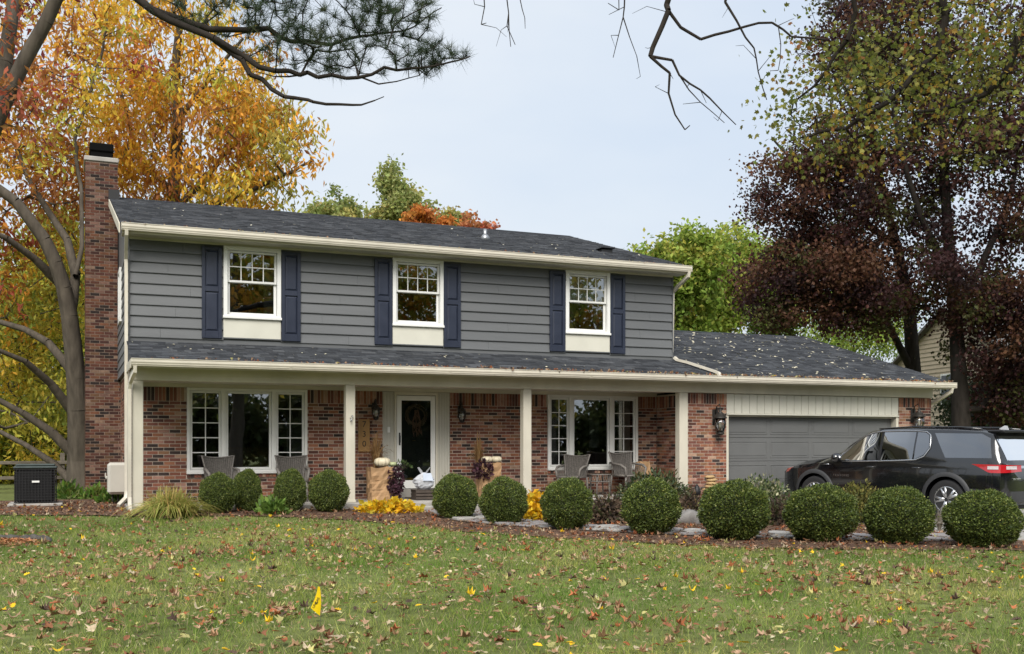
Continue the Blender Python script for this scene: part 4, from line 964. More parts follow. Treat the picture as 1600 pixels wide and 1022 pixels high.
for i in range(len(nm_.materials)): nm_.materials[i] = PAINT
def side_patch(poly, off, mat, name, parent, nx=14):
    """polygon given in (x,z) laid on the body side, subdivided so that it follows the curve"""
    for s in (1, -1):
        bm = bmesh.new(); f = bm.faces.new([bm.verts.new((x, 0, z)) for x, z in poly]); xs = [p[0] for p in poly]; zs = [p[1] for p in poly]
        for k in range(1, nx): bmesh.ops.bisect_plane(bm, geom=bm.verts[:] + bm.edges[:] + bm.faces[:], plane_co=(min(xs) + (max(xs) - min(xs)) * k / nx, 0, 0), plane_no=(1, 0, 0))
        for k in range(1, 6): bmesh.ops.bisect_plane(bm, geom=bm.verts[:] + bm.edges[:] + bm.faces[:], plane_co=(0, 0, min(zs) + (max(zs) - min(zs)) * k / 6), plane_no=(0, 0, 1))
        for v in bm.verts: v.co.y = s * (hw(v.co.x, v.co.z) + off)
        for fc in bm.faces: fc.smooth = True
        me = bpy.data.meshes.new(name); bm.to_mesh(me); bm.free(); me.materials.append(mat); link(bpy.data.objects.new(name, me), parent)
FW = [(1.12, 1.115), (.98, 1.235), (.80, 1.385), (.60, 1.525), (.42, 1.615), (.25, 1.665), (.06, 1.685), (.06, 1.13)]
RW = [(0, 1.13), (0, 1.69), (-.35, 1.695), (-.72, 1.69), (-.72, 1.15)]
QW = [(-.755, 1.15), (-.755, 1.69), (-.93, 1.675), (-1.01, 1.62), (-1.05, 1.38), (-.95, 1.24)]
BW = [(-1.12, 1.665), (-2.06, 1.645), (-2.24, 1.56), (-2.33, 1.19), (-1.42, 1.19)]
side_patch(FW, .004, TINTF, 'side_window', car); side_patch(RW, .004, TINT, 'side_window', car); side_patch(QW, .004, TINT, 'quarter_window', car); side_patch(BW, .004, TINT, 'rear_quarter_window', car)
side_patch([(.06, 1.12), (.06, 1.69), (0, 1.69), (0, 1.12)], .003, BLACK, 'pillar', car, 2)
for s in (1, -1):
    on = lambda x, z, o=.010: (x, s * (hw(x, z) + o), z)
    top = [(1.14, 1.10), (.98, 1.255), (.80, 1.405), (.60, 1.545), (.42, 1.635), (.25, 1.685), (.06, 1.707), (-.4, 1.715), (-.75, 1.71), (-.95, 1.692), (-1.04, 1.63), (-1.08, 1.38), (-.97, 1.215), (-.80, 1.145), (-.4, 1.125), (.06, 1.108), (.6, 1.098), (1.14, 1.09)]
    MB().tube([on(*p) for p in top], .012, 6).build('window_trim', CHROME, car)
    sm = MB()
    for ln in ([(.03, 1.10), (.03, .8), (.03, .42)], [(1.18, 1.05), (1.20, .8), (1.12, .42)], [(-1.02, 1.2), (-1.03, .98), (-.99, .85)], [(-2.30, 1.19), (-2.24, 1.55)]): sm.tube([on(x, z, .0) for x, z in ln], .004, 4)
    sm.tube([on(-1.78 + .085 * math.cos(a * .3), .95 + .07 * math.sin(a * .3), .0) for a in range(22)], .003, 4).build('seam', BLACK, car)
    for x in (.22, -.82): MB().tube([on(x + .10, .985, .01), on(x + .06, .99, .035), on(x - .06, .99, .035), on(x - .10, .985, .01)], .016, 6).build('door_handle', PAINT, car)
    m_ = MB().blob((.96, s * 1.10, 1.17), (.10, .13, .10), 14, 9, .02, 2).tube([(.98, s * .95, 1.10), (.98, s * 1.03, 1.13)], .03, 6); m_.build('mirror', PAINT, car)
    MB().tube([on(1.24, 1.03, .006), on(1.42, 1.025, .006)], .018, 6, flat=.4).build('fender_trim', CHROME, car)
    for x in WX:
        ar = MB(); N_ = 24
        for k in range(N_ + 1):
            a = math.radians(-18) + math.radians(216) * k / N_; cx_, cz = math.cos(a), math.sin(a)
            for q, o in ((.435, .02), (.455, .022), (.52, .010), (.53, -.02)):
                X_, Z_ = x + q * cx_, .40 + q * cz; ar.v.append((X_, s * (max(.90, hw(np.clip(X_, -2.5, 2.45), max(.36, Z_))) + o), max(Z_, .24)))
        ar.f = [(k * 4 + j, k * 4 + j + 1, k * 4 + 5 + j, k * 4 + 4 + j) for k in range(N_) for j in range(3)]; ar.sm = [True] * len(ar.f); ar.build('wheel_arch', CLAD, car)
    side_patch_pts = None
for x in WX:
    for s in (1, -1):
        y = s * .86; wv = MB()
        prof = [(.26, -.11), (.34, -.125), (.37, -.11), (.388, -.06), (.39, 0), (.388, .06), (.37, .11), (.34, .125), (.26, .11)]
        wv.lathe(prof, (0, 0, 0), 40); wv.v = [(a + x, c + y, b + .39) for a, b, c in wv.v]; wh = wv.build('wheel', TYRE, car)
        rm = MB().lathe([(.23, -.10), (.262, -.09), (.262, .105), (.245, .118), (.225, .10), (.215, .03)], (0, 0, 0), 40); rm.f = rm.f[:-2]; rm.sm = rm.sm[:-2]
        rm.lathe([(.0, .06), (.055, .07), (.055, .095), (.0, .10)], (0, 0, 0), 16)
        for k in range(5):
            a = 2 * math.pi * k / 5
            for d in (-.16, .16): rm.tube([(.04 * math.cos(a), .04 * math.sin(a), .085), (.13 * math.cos(a + d), .13 * math.sin(a + d), .092), (.24 * math.cos(a + d * 1.25), .24 * math.sin(a + d * 1.25), .095)], [.040, .032, .034], 6)
        rm.v = [(a + x, s * c + y, b + .39) for a, b, c in rm.v]; rm.build('rim', ALLOY, wh)
        bd = MB().lathe([(.0, -.02), (.21, -.02), (.21, .0), (.0, .0)], (0, 0, 0), 24); bd.v = [(a + x, s * c + y, b + .39) for a, b, c in bd.v]; bd.build('brake_disc', M('disc', (.05, .05, .05), .5, metal=.6), wh)
MB().box(-2.3, 2.3, -.72, .72, .22, .30).build('underbody', CLAD, car)
side_patch([(-1.94, .62), (-1.97, .40), (-2.05, .33), (-2.52, .36), (-2.52, .55), (-2.3, .60)], .008, CLAD, 'bumper_cladding', car)
side_patch([(-.95, .27), (-.98, .36), (1.14, .36), (1.12, .27)], .006, CLAD, 'sill_cladding', car)
# tail lamps wrap from the side to the hatch
def outline(s, z):
    return [(x, s * hw(x, z)) for x in np.linspace(-1.98, -2.46, 9)] + [(rear(y, z), s * y) for y in np.linspace(hw(-2.50, z) - .005, .42, 10)]
def wrap(s, lo, hi, i0, i1, off, mat, name):
    b = MB(); b.smooth = True; vs = []; n_ = 19
    for i in range(i0, i1 + 1):
        t = i / (n_ - 1)
        for j in range(4):
            z = lo(t) + (hi(t) - lo(t)) * j / 3; o = outline(s, min(z, 1.0)); p, a, c = Vector((*o[i], 0)), Vector((*o[max(i - 1, 0)], 0)), Vector((*o[min(i + 1, n_ - 1)], 0)); d = (c - a).normalized(); nn_ = Vector((d.y, -d.x, 0)) * (-s)
            q = p + (nn_ if nn_.dot(p) > 0 else -nn_) * off; vs.append((q.x, q.y, z))
    m_ = i1 - i0; b.add(vs, [(i * 4 + j, i * 4 + j + 1, i * 4 + 5 + j, i * 4 + 4 + j) for i in range(m_) for j in range(3)]); return b.build(name, mat, car)
for s in (1, -1):
    wrap(s, lambda t: 1.075 - .155 * min(1, t / .30) ** 1.2 + .05 * max(0, t - .5), lambda t: 1.08 - .02 * t, 0, 18, .012, RED, 'tail_lamp')
    wrap(s, lambda t: .985, lambda t: 1.045, 5, 8, .020, LENSW, 'reverse_lens'); wrap(s, lambda t: .985, lambda t: 1.045, 10, 15, .020, LENSW, 'reverse_lens')
def rear_patch(y0, y1, z0, z1, off, mat, name, n=8, m=4, taper=0.0):
    b = MB(); b.smooth = True
    vs = [(rear(y0 + (y1 - y0) * i / n, z0 + (z1 - z0) * j / m) - off, y0 + (y1 - y0) * i / n, z0 + (z1 - z0) * j / m + taper * i / n * (1 - j / m)) for j in range(m + 1) for i in range(n + 1)]
    b.add(vs, [(j * (n + 1) + i, j * (n + 1) + i + 1, (j + 1) * (n + 1) + i + 1, (j + 1) * (n + 1) + i) for j in range(m) for i in range(n)]); return b.build(name, mat, car)
for s in (1, -1):
    pass
rear_patch(-.44, .44, 1.0, 1.05, .014, CHROME, 'hatch_trim')
rear_patch(-.74, .74, 1.15, 1.60, .006, glass('rear_tinted_glass', .03, (.05, .055, .06)), 'rear_window', 10, 8)
rear_patch(-.86, .86, .38, .58, .012, CLAD, 'bumper_cladding', 10, 4)
MB().box(-2.45, -2.12, -.72, .72, 1.665, 1.715, .02).build('spoiler', BLACK, car)
MB().add([(-1.95, -.02, 1.735), (-1.95, .02, 1.735), (-2.14, .02, 1.72), (-2.14, -.02, 1.72), (-2.12, 0, 1.80), (-2.06, 0, 1.805)], [(0, 1, 5), (1, 2, 4, 5), (2, 3, 4), (3, 0, 5, 4)]).build('antenna', M('silver_paint', (.45, .46, .48), .35), car)
for s in (1, -1): MB().tube([(.2, s * .70, 1.765), (-.6, s * .71, 1.80), (-1.6, s * .70, 1.775), (-2.0, s * .69, 1.735)], .016, 6).build('roof_rail', PAINT, car)
for s in (1, -1): side_patch([(2.2, .98), (2.42, .90), (2.47, .82), (2.34, .86)], .008, M('amber_lens', (.35, .09, .07), .15, .1, 10, coat=1.), 'side_marker', car) if s == 1 else None
# windscreen
ws = MB(); ws.smooth = True; vs = []
for j in range(7):
    x = 1.20 - .76 * j / 6; zt = np.interp(x, ST[:, 0], ST[:, 2]); wt = np.interp(x, ST[:, 0], ST[:, 6])
    for i in range(9): u = -1 + i / 4; vs.append((x, u * (wt - .10), zt + .004 - .012 * abs(u) ** 3))
ws.add(vs, [(j * 9 + i, j * 9 + i + 1, (j + 1) * 9 + i + 1, (j + 1) * 9 + i) for j in range(6) for i in range(8)]); ws.build('windscreen', TINTF, car)
text('TRAVERSE', .062, CHROME, car, (.93, hw(.93, .80) + .006, .80), (math.pi / 2, 0, math.pi), .002, 'badge', 1.5)
text('TRAVERSE', .060, CHROME, car, (rear(.62, .80) - .014, .60, .80), (math.pi / 2, 0, -math.pi / 2), .002, 'badge', 1.1)
# park it: rear wheel on the near side measured at pixel column 1478, front wheel at 1272
def park():
    kz = 20.0; best = None
    for ph in np.linspace(35, 75, 161):
        a = math.radians(ph); X0 = (1478 - 800) / F * kz; X1 = X0 - 3.07 * math.cos(a); Z1 = kz + 3.07 * math.sin(a); e = abs(800 + F * X1 / Z1 - 1272)
        if best is None or e < best[0]: best = (e, a)
    a = best[1]; hx, hy = -math.cos(a) * _c + math.sin(a) * _s, math.cos(a) * _s + math.sin(a) * _c
    yaw = math.atan2(hy, hx); r0 = atd(1478, 700, kz); Rm = Matrix.Rotation(yaw, 4, 'Z'); off = Rm @ Vector((-1.45, .98, 0))
    car.rotation_euler.z = yaw; car.location = (r0.x - off.x, r0.y - off.y, .032)
park()
# ------------------------------------------------ clipped boxwoods
BOXC = np.array([(.085, .120, .027), (.120, .16, .036), (.050, .076, .020), (.19, .23, .05), (.30, .30, .08)])
def box_mesh(seed, n=21000):
    r = np.random.default_rng(seed); v = unit(r.normal(size=(n, 3)))
    lump = 1 + .05 * np.sin(2.3 * v[:, 0] + 2 * seed) * np.sin(2.1 * v[:, 1] + seed) - .10 * np.exp(-((v - unit(np.array([math.cos(seed * 2.4), math.sin(seed * 2.4), .3]))) ** 2).sum(1) / .10) + .045 * np.sin(6 * v[:, 0] + seed) * np.sin(5 * v[:, 1]) + .035 * np.sin(9 * v[:, 2] + 4 * v[:, 0]) + .02 * np.sin(17 * v[:, 1] + 13 * v[:, 0])
    q = (1 - .16 * r.random(n) ** 2.2) * lump; q *= 1 + (r.random(n) > .97) * r.uniform(.02, .11, n)
    C = v * q[:, None]; C[:, 2] = np.maximum(C[:, 2], -.90 - .05 * r.random(n))
    D = unit(v * .9 + .75 * r.normal(size=(n, 3))); D[:, 2] += .35; Nn = unit(v + .7 * r.normal(size=(n, 3)))
    top = np.clip(v[:, 2] * .5 + .5, 0, 1); pk = r.random(n)
    ci = np.where(pk < .30, 0, np.where(pk < .55, 1, np.where(pk < .76, 2, np.where(pk < .97, 3, 4))))
    col = BOXC[ci] * (1 + .18 * r.normal(size=(n, 1))); s = r.uniform(.7, 1.3, n)
    V, FF, cc = leaves_arrays(C, D, Nn,   .070 * s, .040 * s, DIAM, np.clip(col, .008, 1))
    o = mesh_np('foliage', V, FF, LEAFD, cc); m = o.data; bpy.data.objects.remove(o); return m
BM = [box_mesh(s) for s in (1, 2, 3, 4)]
core = MB().blob((0, 0, 0), (.84, .84, .84), 18, 12, .03, 3).build('branch_core', M('bush_core', (.018, .022, .010), .95, .3, 8)); CORE = core.data; bpy.data.objects.remove(core)
stm = MB().tube([(0, 0, -1.08), (.02, 0, -.6), (0, .02, 0)], [.09, .08, .05], 7).build('stem', BARKD); STEM = stm.data; bpy.data.objects.remove(stm)
def boxwood(px, base, top, wpx, label, group, back=.35, seed=0, Y=None):
    if Y is None:
        p = standing(px, base); d = (p - EYE); d.z = 0; p = p + d.normalized() * back
    else: p = at(px, base, Y)
    p.z = G(p.x, p.y); k = (p.x - EYE.x) * _s + (p.y - EYE.y) * _c
    p2 = atd(px, base, k); p.x, p.y = p2.x, p2.y
    rx = wpx * k / F / 2 * (.93 if Y is None else .88); zt = EYE.z + (HOR - top) / F * k; rz = (zt - p.z) / 1.95
    t = thing('boxwood', label, 'bush', p, group); r = random.Random(seed + px); rx0, ry0, rz0, sx0 = r.uniform(-.09, .09), r.uniform(-.09, .09), r.uniform(0, 6.28), r.uniform(.95, 1.05)
    for nm, me in (('foliage', BM[(px + seed) % 4]), ('branch_core', CORE), ('stem', STEM)):
        o = bpy.data.objects.new(nm, me); link(o, t); o.scale = (rx, rx, rz); o.location = (0, 0, rz * .96); o.rotation_euler = (rx0, ry0, rz0); o.scale = (rx * sx0, rx / sx0, rz)
ROWL = ['clipped round boxwood at the door end of the path row', 'clipped round boxwood, second in the row from the front door', 'clipped boxwood ball standing before the turned wicker chair, third in the row', 'clipped boxwood ball left of the pale boulder, fourth in the row',
        'wide clipped boxwood right of the pale boulder, fifth in the row', 'wide clipped boxwood before the garage door and car nose, sixth in the row', 'wide clipped boxwood before the middle of the black car, seventh in the row', 'widest clipped boxwood at the driveway end of the row, below the tail lamp']
for i, (px, b, tp, wd) in enumerate([(712, 814, 744, 74), (787, 822, 749, 79), (885, 831, 748, 86), (1017, 838, 751, 100), (1147, 847, 752, 114), (1282, 850, 758, 114), (1403, 853, 762, 112), (1535, 858, 769, 122)]):
    boxwood(px, b, tp, wd, ROWL[i], 'clipped boxwoods along the front path', seed=i)
for i, (px, b, tp, wd, Y) in enumerate([(341, 797, 741, 65, -.75), (386, 793, 736, 50, -.45), (453, 795, 736, 54, -.60), (513, 797, 736, 65, -.70)]):
    boxwood(px, b, tp, wd, ['small clipped boxwood next to the ornamental grass before the porch', 'small boxwood tucked behind its neighbour before the triple window', 'small clipped boxwood behind the bright green hosta', 'small clipped boxwood beside the second porch post'][i], 'small boxwoods in front of the porch', seed=i + 9, Y=Y)
# ------------------------------------------------ bed plants
p = standing(268, 806); stalks('ornamental_grass', 'arching yellow green ornamental grass clump at the corner porch post', p, 1300, .56, .74, [(.42, .42, .11), (.52, .48, .15), (.30, .34, .08), (.58, .42, .16)], 'grass clump', .010, .66, 5, nseg=8, base=.16)
p = at(425, 796, -1.05); p.z = G(p.x, p.y); tuft('hosta', 'small bright green hosta between the two porch boxwoods', (p.x, p.y, p.z), (.24, .24, .27), 240, .14, .07, [(.16, .26, .05), (.22, .33, .07), (.11, .2, .04)], seed=5, flat=True, stem=False, up=.5)
YL = [(.80, .52, .02), (.85, .60, .04), (.72, .40, .02), (.62, .50, .05)]
p = standing(606, 801); tuft('yellow_hosta', 'wide mound of bright yellow hosta leaves before the front door', (p.x, p.y, p.z), (.62, .36, .22), 900, .12, .095, YL, seed=6, flat=True, stem=False, up=.0, shell=.35, droop=.35)
p = at(842, 790, -2.2); tuft('yellow_hosta', 'bright yellow hosta showing between two path boxwoods', (p.x, p.y, G(p.x, p.y)), (.36, .30, .50), 600, .12, .09, YL, seed=7, flat=True, stem=False, up=.0, shell=.35, droop=.35)
p = at(1022, 790, -1.6); pz = G(p.x, p.y); tuft('spreading_yew', 'flat topped dark green conifer shrub before the last porch post', (p.x, p.y, pz), (.92, .6, .86), 4600, .10, .035, [(.035, .055, .022), (.05, .075, .03), (.08, .09, .035), (.12, .10, .04)], 'shrub', 8, flat=True, up=.05, shell=.6, mat=LEAFD)
HYD = [(.10, .065, .045), (.16, .11, .075), (.06, .045, .035), (.07, .075, .03), (.22, .16, .11)]
p = at(948, 805, -3.2); tuft('hydrangea', 'withered brown hydrangea between the third and fourth path boxwoods', (p.x, p.y, G(p.x, p.y)), (.40, .35, .52), 900, .11, .045, HYD, 'shrub', 9, flat=True, droop=.9)
p = at(1074, 795, -3.4); tuft('hydrangea', 'withered brown shrub with tan tips behind the pale boulder', (p.x, p.y, G(p.x, p.y)), (.36, .34, .56), 800, .11, .045, HYD + [(.36, .24, .10)], 'shrub', 10, flat=True, droop=.7)
p = at(1222, 810, -4.3); tuft('hydrangea', 'withered brown shrub before the garage door, near the car nose', (p.x, p.y, G(p.x, p.y)), (.36, .34, .50), 700, .11, .045, HYD, 'shrub', 14, flat=True, droop=.8)
p = at(1188, 795, -2.6); tuft('euonymus', 'broad green shrub with pale leaf edges before the garage door', (p.x, p.y, G(p.x, p.y)), (.80, .6, .84), 3600, .075, .042, [(.045, .07, .025), (.08, .12, .04), (.20, .22, .10), (.34, .33, .20), (.06, .085, .03)], 'shrub', 11, flat=True, mat=LEAFD, up=.2)
p = at(1342, 815, -4.2); tuft('golden_shrub', 'yellow green shrub behind the boxwoods, below the car door', (p.x, p.y, G(p.x, p.y)), (.56, .5, .76), 3000, .07, .036, [(.20, .19, .05), (.13, .14, .035), (.28, .24, .07), (.09, .10, .03)], 'shrub', 12, flat=True, up=.2)
p = standing(1468, 832); stalks('pale_grass', 'wispy pale dried grass below the rear wheel of the car', p, 140, .42, .16, [(.42, .38, .32), (.30, .26, .2)], 'grass clump', .006, .4, 15)
for k, (px, Y, lb) in enumerate(((107, 5.2, 'leafy green weed between the condenser and the chimney'), (150, 4.6, 'low leafy weed at the foot of the chimney'), (172, 3.0, 'straggly weed beneath the utility cabinet'))):
    p = at(px, 790, Y); tuft('weed', lb, (p.x, p.y, G(p.x, p.y)), (.28, .22, .34 - .08 * k), 150, .15, .07, [(.12, .22, .03), (.08, .15, .03), (.18, .22, .05)], seed=20 + k, flat=True, stem=False, droop=-.2)
p = standing(332, 815); lf = None
# ------------------------------------------------ trees
def PB(px, py, k, rx, ry, dep, wt): return (tuple(atd(px, py, k)), (rx * k / F, dep, ry * k / F), wt)
def limb(k, pts, r0, r1, dk=0.0):
    n = len(pts); return [(tuple(atd(x, y, k + dk * i / max(1, n - 1))), r0 + (r1 - r0) * (i / max(1, n - 1)) ** .8) for i, (x, y) in enumerate(pts)]
GOLD, ORNG, RUST, REDD, YGRN, GREN = (.76, .50, .06), (.66, .32, .05), (.44, .19, .06), (.42, .11, .06), (.50, .45, .07), (.26, .30, .06)
def palA(P, r):
    z = P[:, 2]; out = np.zeros((len(P), 3)); A = np.array([YGRN, (.42, .34, .04), GREN, GOLD]); B = np.array([GOLD, ORNG, RUST, REDD, YGRN])
    for i in range(len(P)): out[i] = A[r.choice(4, p=[.40, .3, .16, .14])] if z[i] + r.normal() < 6.2 else B[r.choice(5, p=[.22, .26, .24, .16, .12])]
    return out
b0 = atd(126, 790, 26.4); b0.z = G(b0.x, b0.y)
make_tree('spreading_tree', 'spreading autumn tree with grey curving limbs beside the chimney', b0, [
    [(tuple(b0 - Vector((0, 0, .1))), .36)] + limb(26.4, [(124, 720), (122, 640), (114, 540), (100, 450), (70, 375), (25, 315), (-50, 265)], .30, .10, -1.5),
    limb(26.3, [(108, 500), (118, 430), (105, 375), (75, 330), (40, 270), (10, 200)], .15, .05, 1.5),
    limb(26.3, [(100, 450), (55, 405), (10, 372), (-60, 345)], .13, .05, -2), limb(26.4, [(119, 590), (75, 535), (40, 515), (-10, 500), (-70, 470)], .13, .05, 1),
    limb(26.4, [(122, 655), (80, 600), (40, 565), (-20, 540)], .14, .05, -2), limb(26.4, [(124, 720), (80, 675), (35, 645), (-30, 610)], .15, .06, -1), limb(26.4, [(124, 765), (85, 725), (40, 695), (-30, 655)], .12, .05, 1),
    limb(26.4, [(118, 430), (128, 330), (120, 220), (150, 120), (170, 20)], .065, .03, 2)],
    [PB(20, 240, 28, 150, 110, 2.6, 4), PB(60, 110, 28, 170, 130, 3.2, 4), PB(10, 440, 29.5, 130, 100, 1.8, 2.2), PB(30, 620, 30, 130, 110, 1.8, 2.0), PB(110, 290, 30, 90, 130, 1.6, 1.6), PB(90, 520, 31, 60, 120, 1.6, 1.0), PB(-150, 300, 27, 140, 250, 3, 2)],
    235, 85, .20, .08, (.33, .33, .25), palA, seed=3, droop=.9, tip=.012)
def palB(P, r):
    B = np.array([GOLD, (.76, .42, .045), ORNG, RUST, YGRN, (.40, .17, .06)]); out = B[r.choice(6, len(P), p=[.26, .20, .20, .14, .12, .08])]; px = 800 + F * (P[:, 0] * _c - (P[:, 1] - EYE.y) * _s) / (P[:, 0] * _s + (P[:, 1] - EYE.y) * _c); g = (px > 400) & (r.random(len(P)) < .40); out[g] = np.array((.50, .44, .09)); return out
b1 = atd(268, 720, 31.5); b1.z = .2
make_tree('hickory_tree', 'tall golden orange tree rising behind the upper roof by the chimney', b1, [
    [(tuple(b1), .32)] + limb(31.5, [(268, 560), (268, 400), (272, 290), (278, 190), (275, 90), (290, -20), (300, -120)], .28, .06),
    limb(31.5, [(270, 330), (320, 280), (370, 220), (420, 170)], .12, .04, 1.5), limb(31.5, [(270, 340), (360, 310), (430, 280), (490, 250)], .11, .035, -1), limb(31.5, [(270, 300), (215, 240), (190, 150), (150, 60)], .12, .04, 2), limb(31.5, [(276, 190), (330, 120), (380, 60)], .10, .04, -1)],
    [PB(300, 150, 31, 150, 150, 3.2, 5), PB(390, 200, 31, 85, 95, 2.5, 2.0), PB(215, 250, 31.5, 90, 95, 2.5, 2.2), PB(450, 270, 31, 50, 42, 1.8, .7), PB(200, 90, 32, 130, 130, 3, 2.5), PB(350, 290, 31, 100, 40, 2, 1.2), PB(150, -60, 32, 200, 80, 4, 1.5)],
    215, 85, .23, .078, (.33, .33, .28), palB, seed=5, droop=1.1, tip=.012)
# grey limbs entering at the upper left
b2 = atd(-130, 760, 13); b2.z = .2
make_tree('leaning_tree', 'grey barked tree at the frame edge with limbs crossing the top corner', b2, [
    [(tuple(b2), .2)] + limb(13, [(-110, 600), (-75, 420), (-40, 280), (0, 175), (38, 95), (72, 35), (105, -40), (140, -140)], .125, .07), limb(13, [(-40, 285), (-12, 190), (8, 100), (18, 30), (30, -60)], .11, .08, .8)],
    [PB(10, 150, 13, 50, 60, .8, 1), PB(0, 40, 13.5, 40, 60, .8, .6), PB(40, -60, 13, 120, 50, 1.5, 1.0)], 26, 34, .11, .045, (.20, .20, .16), mixpal([REDD, (.26, .05, .05), RUST, ORNG], [3, 2, 2, 1]), seed=7, droop=.9, tip=.006)
# pine reaching across the top
b3 = atd(-330, 780, 10); b3.z = .2
make_tree('pine_tree', 'white pine with long needled boughs hanging across the top of the sky', b3, [
    [(tuple(b3), .24)] + limb(10, [(-330, 500), (-325, 100), (-320, -300), (-318, -700)], .22, .12), limb(10, [(-320, -200), (-120, -130), (60, -60), (190, -12), (270, 28), (340, 62), (385, 92), (430, 108), (480, 117), (560, 119), (620, 108), (680, 103), (735, 88)], .056, .006, -.3),
    limb(10, [(255, 22), (330, 40), (400, 48), (455, 60), (520, 66), (580, 54), (630, 47), (690, 12)], .038, .005, .4), limb(9.9, [(330, 58), (365, 90), (410, 122), (445, 147), (480, 158), (530, 164), (565, 163), (585, 158), (600, 151)], .032, .004, -.2),
    limb(9.9, [(560, 119), (590, 130), (620, 128), (655, 118)], .010, .004), limb(9.9, [(470, 117), (430, 120), (400, 112)], .010, .004)],
    [PB(470, 12, 10, 150, 42, .7, 4), PB(610, 28, 10, 90, 36, .6, 2.4), PB(520, 84, 10, 120, 24, .5, 2.0), PB(665, 88, 9.8, 70, 22, .4, 1.8), PB(330, 10, 10, 100, 35, .6, 2), PB(420, 70, 10, 60, 30, .5, 1)],
    430, 42, .118, .0042, (.012, .012, .012), mixpal([(.045, .07, .035), (.06, .09, .045), (.035, .055, .03), (.09, .11, .05)], [3, 3, 2, 1]), seed=8, droop=-.35, tip=.0035, tmpl=NEEDLE, bark=BARKD, twigs=2, jitc=.12, crown_name='needles')
# bare branches and olive leaves of the street maple
b4 = atd(2050, 800, 9); b4.z = 0
make_tree('street_maple', 'maple with bare dangling twigs and olive gold leaves over the top corner', b4, [
    [(tuple(b4), .26)] + limb(9, [(2040, 500), (2010, 100), (1900, -80), (1650, -150), (1400, -150), (1200, -120), (1050, -70), (900, -50), (740, -20)], .24, .015),
    limb(9, [(1050, -70), (1046, 5), (1034, 45), (1016, 88)], .028, .020), limb(9, [(1016, 88), (1046, 116), (1045, 146), (1055, 180), (1070, 202), (1078, 196)], .014, .004), limb(9, [(1016, 88), (1050, 98), (1062, 118), (1110, 153), (1128, 172), (1150, 195)], .014, .004), limb(9, [(1062, 118), (1075, 140), (1095, 160), (1132, 192)], .007, .003),
    limb(9, [(1047, 20), (1066, 42), (1095, 58), (1140, 50), (1165, 39), (1208, 37), (1240, 55), (1290, 62)], .015, .008), limb(9, [(1120, -110), (1136, 5), (1150, 35), (1166, 62), (1179, 76), (1185, 112), (1198, 156)], .014, .004), limb(9, [(1216, 40), (1220, 70), (1216, 110)], .005, .003),
    limb(9, [(975, -60), (977, 10), (974, 28), (966, 55), (958, 90)], .008, .003), limb(9, [(974, 28), (983, 58), (995, 88)], .006, .003), limb(9, [(755, -24), (757, 10), (752, 38), (760, 36)], .006, .003), limb(9, [(790, -35), (794, 20), (792, 40), (805, 70)], .006, .003), limb(9, [(795, 30), (798, 73)], .004, .003), limb(9, [(810, -40), (815, 15), (820, 28)], .005, .003), limb(9, [(960, -50), (968, 15), (950, 5)], .005, .003),
    limb(9.3, [(1400, -150), (1480, 20), (1420, 130), (1340, 190), (1250, 215)], .05, .010, .6), limb(9.3, [(1650, -150), (1600, 60), (1540, 150), (1430, 175)], .06, .012, .5), limb(9.5, [(1300, -140), (1330, 20), (1290, 110), (1240, 160)], .03, .008, .4)],
    [PB(1310, 130, 9.9, 85, 90, .9, 1.6), PB(1400, 120, 10.2, 120, 95, .9, 2.4), PB(1510, 60, 9.6, 110, 80, .9, 2.6), PB(1580, 150, 9.6, 70, 110, .8, 1.8), PB(1260, 180, 10, 40, 50, .5, .5), PB(1320, 220, 10, 100, 28, .6, .7), PB(1600, -60, 9, 250, 60, 1.5, 1.2)],
    190, 26, .048, .044, (.21, .21, .16), mixpal([(.20, .22, .05), (.28, .27, .06), (.13, .15, .04), (.44, .29, .05), (.32, .15, .05)], [4, 3, 2, 1.2, .6]), seed=9, droop=.7, tip=.0035, tmpl=LOBED, bark=BARKD, twigs=2, spurs=.30)
# purple maples
PURM = [(.060, .027, .026), (.084, .036, .030), (.036, .018, .019), (.115, .055, .032), (.080, .080, .026), (.145, .07, .04)]
b5 = atd(1503, 780, 33); b5.z = 0
make_tree('purple_maple', 'dark purple maple beyond the garage corner with a thick trunk above the car', b5, [
    [(tuple(b5), .34)] + limb(33, [(1502, 660), (1498, 580), (1492, 480), (1482, 370), (1474, 240), (1470, 100), (1465, -40)], .30, .07), limb(33, [(1500, 640), (1530, 640), (1555, 610), (1580, 560), (1620, 480)], .12, .05, 1), limb(33, [(1492, 500), (1540, 400), (1580, 300), (1600, 180)], .15, .05, -1), limb(33, [(1488, 440), (1440, 340), (1410, 240), (1390, 120)], .13, .05, -1.5)],
    [PB(1480, 300, 33, 150, 210, 3.5, 5), PB(1580, 480, 32, 85, 120, 2.5, 3.2), PB(1545, 120, 33, 140, 140, 3.5, 3.4), PB(1440, 440, 32.5, 90, 80, 2.5, 1.2), PB(1590, 600, 33, 50, 60, 2, 1.4), PB(1650, 300, 33, 120, 300, 3, 2), PB(1400, 40, 33, 140, 80, 2.5, 1.2)],
    285, 190, .125, .10, (.35, .35, .25), mixpal(PURM, [4, 3, 2, 2, 2, 1]), seed=11, droop=.6, tip=.012, bark=BARKD)
b6 = atd(1432, 760, 37); b6.z = 0
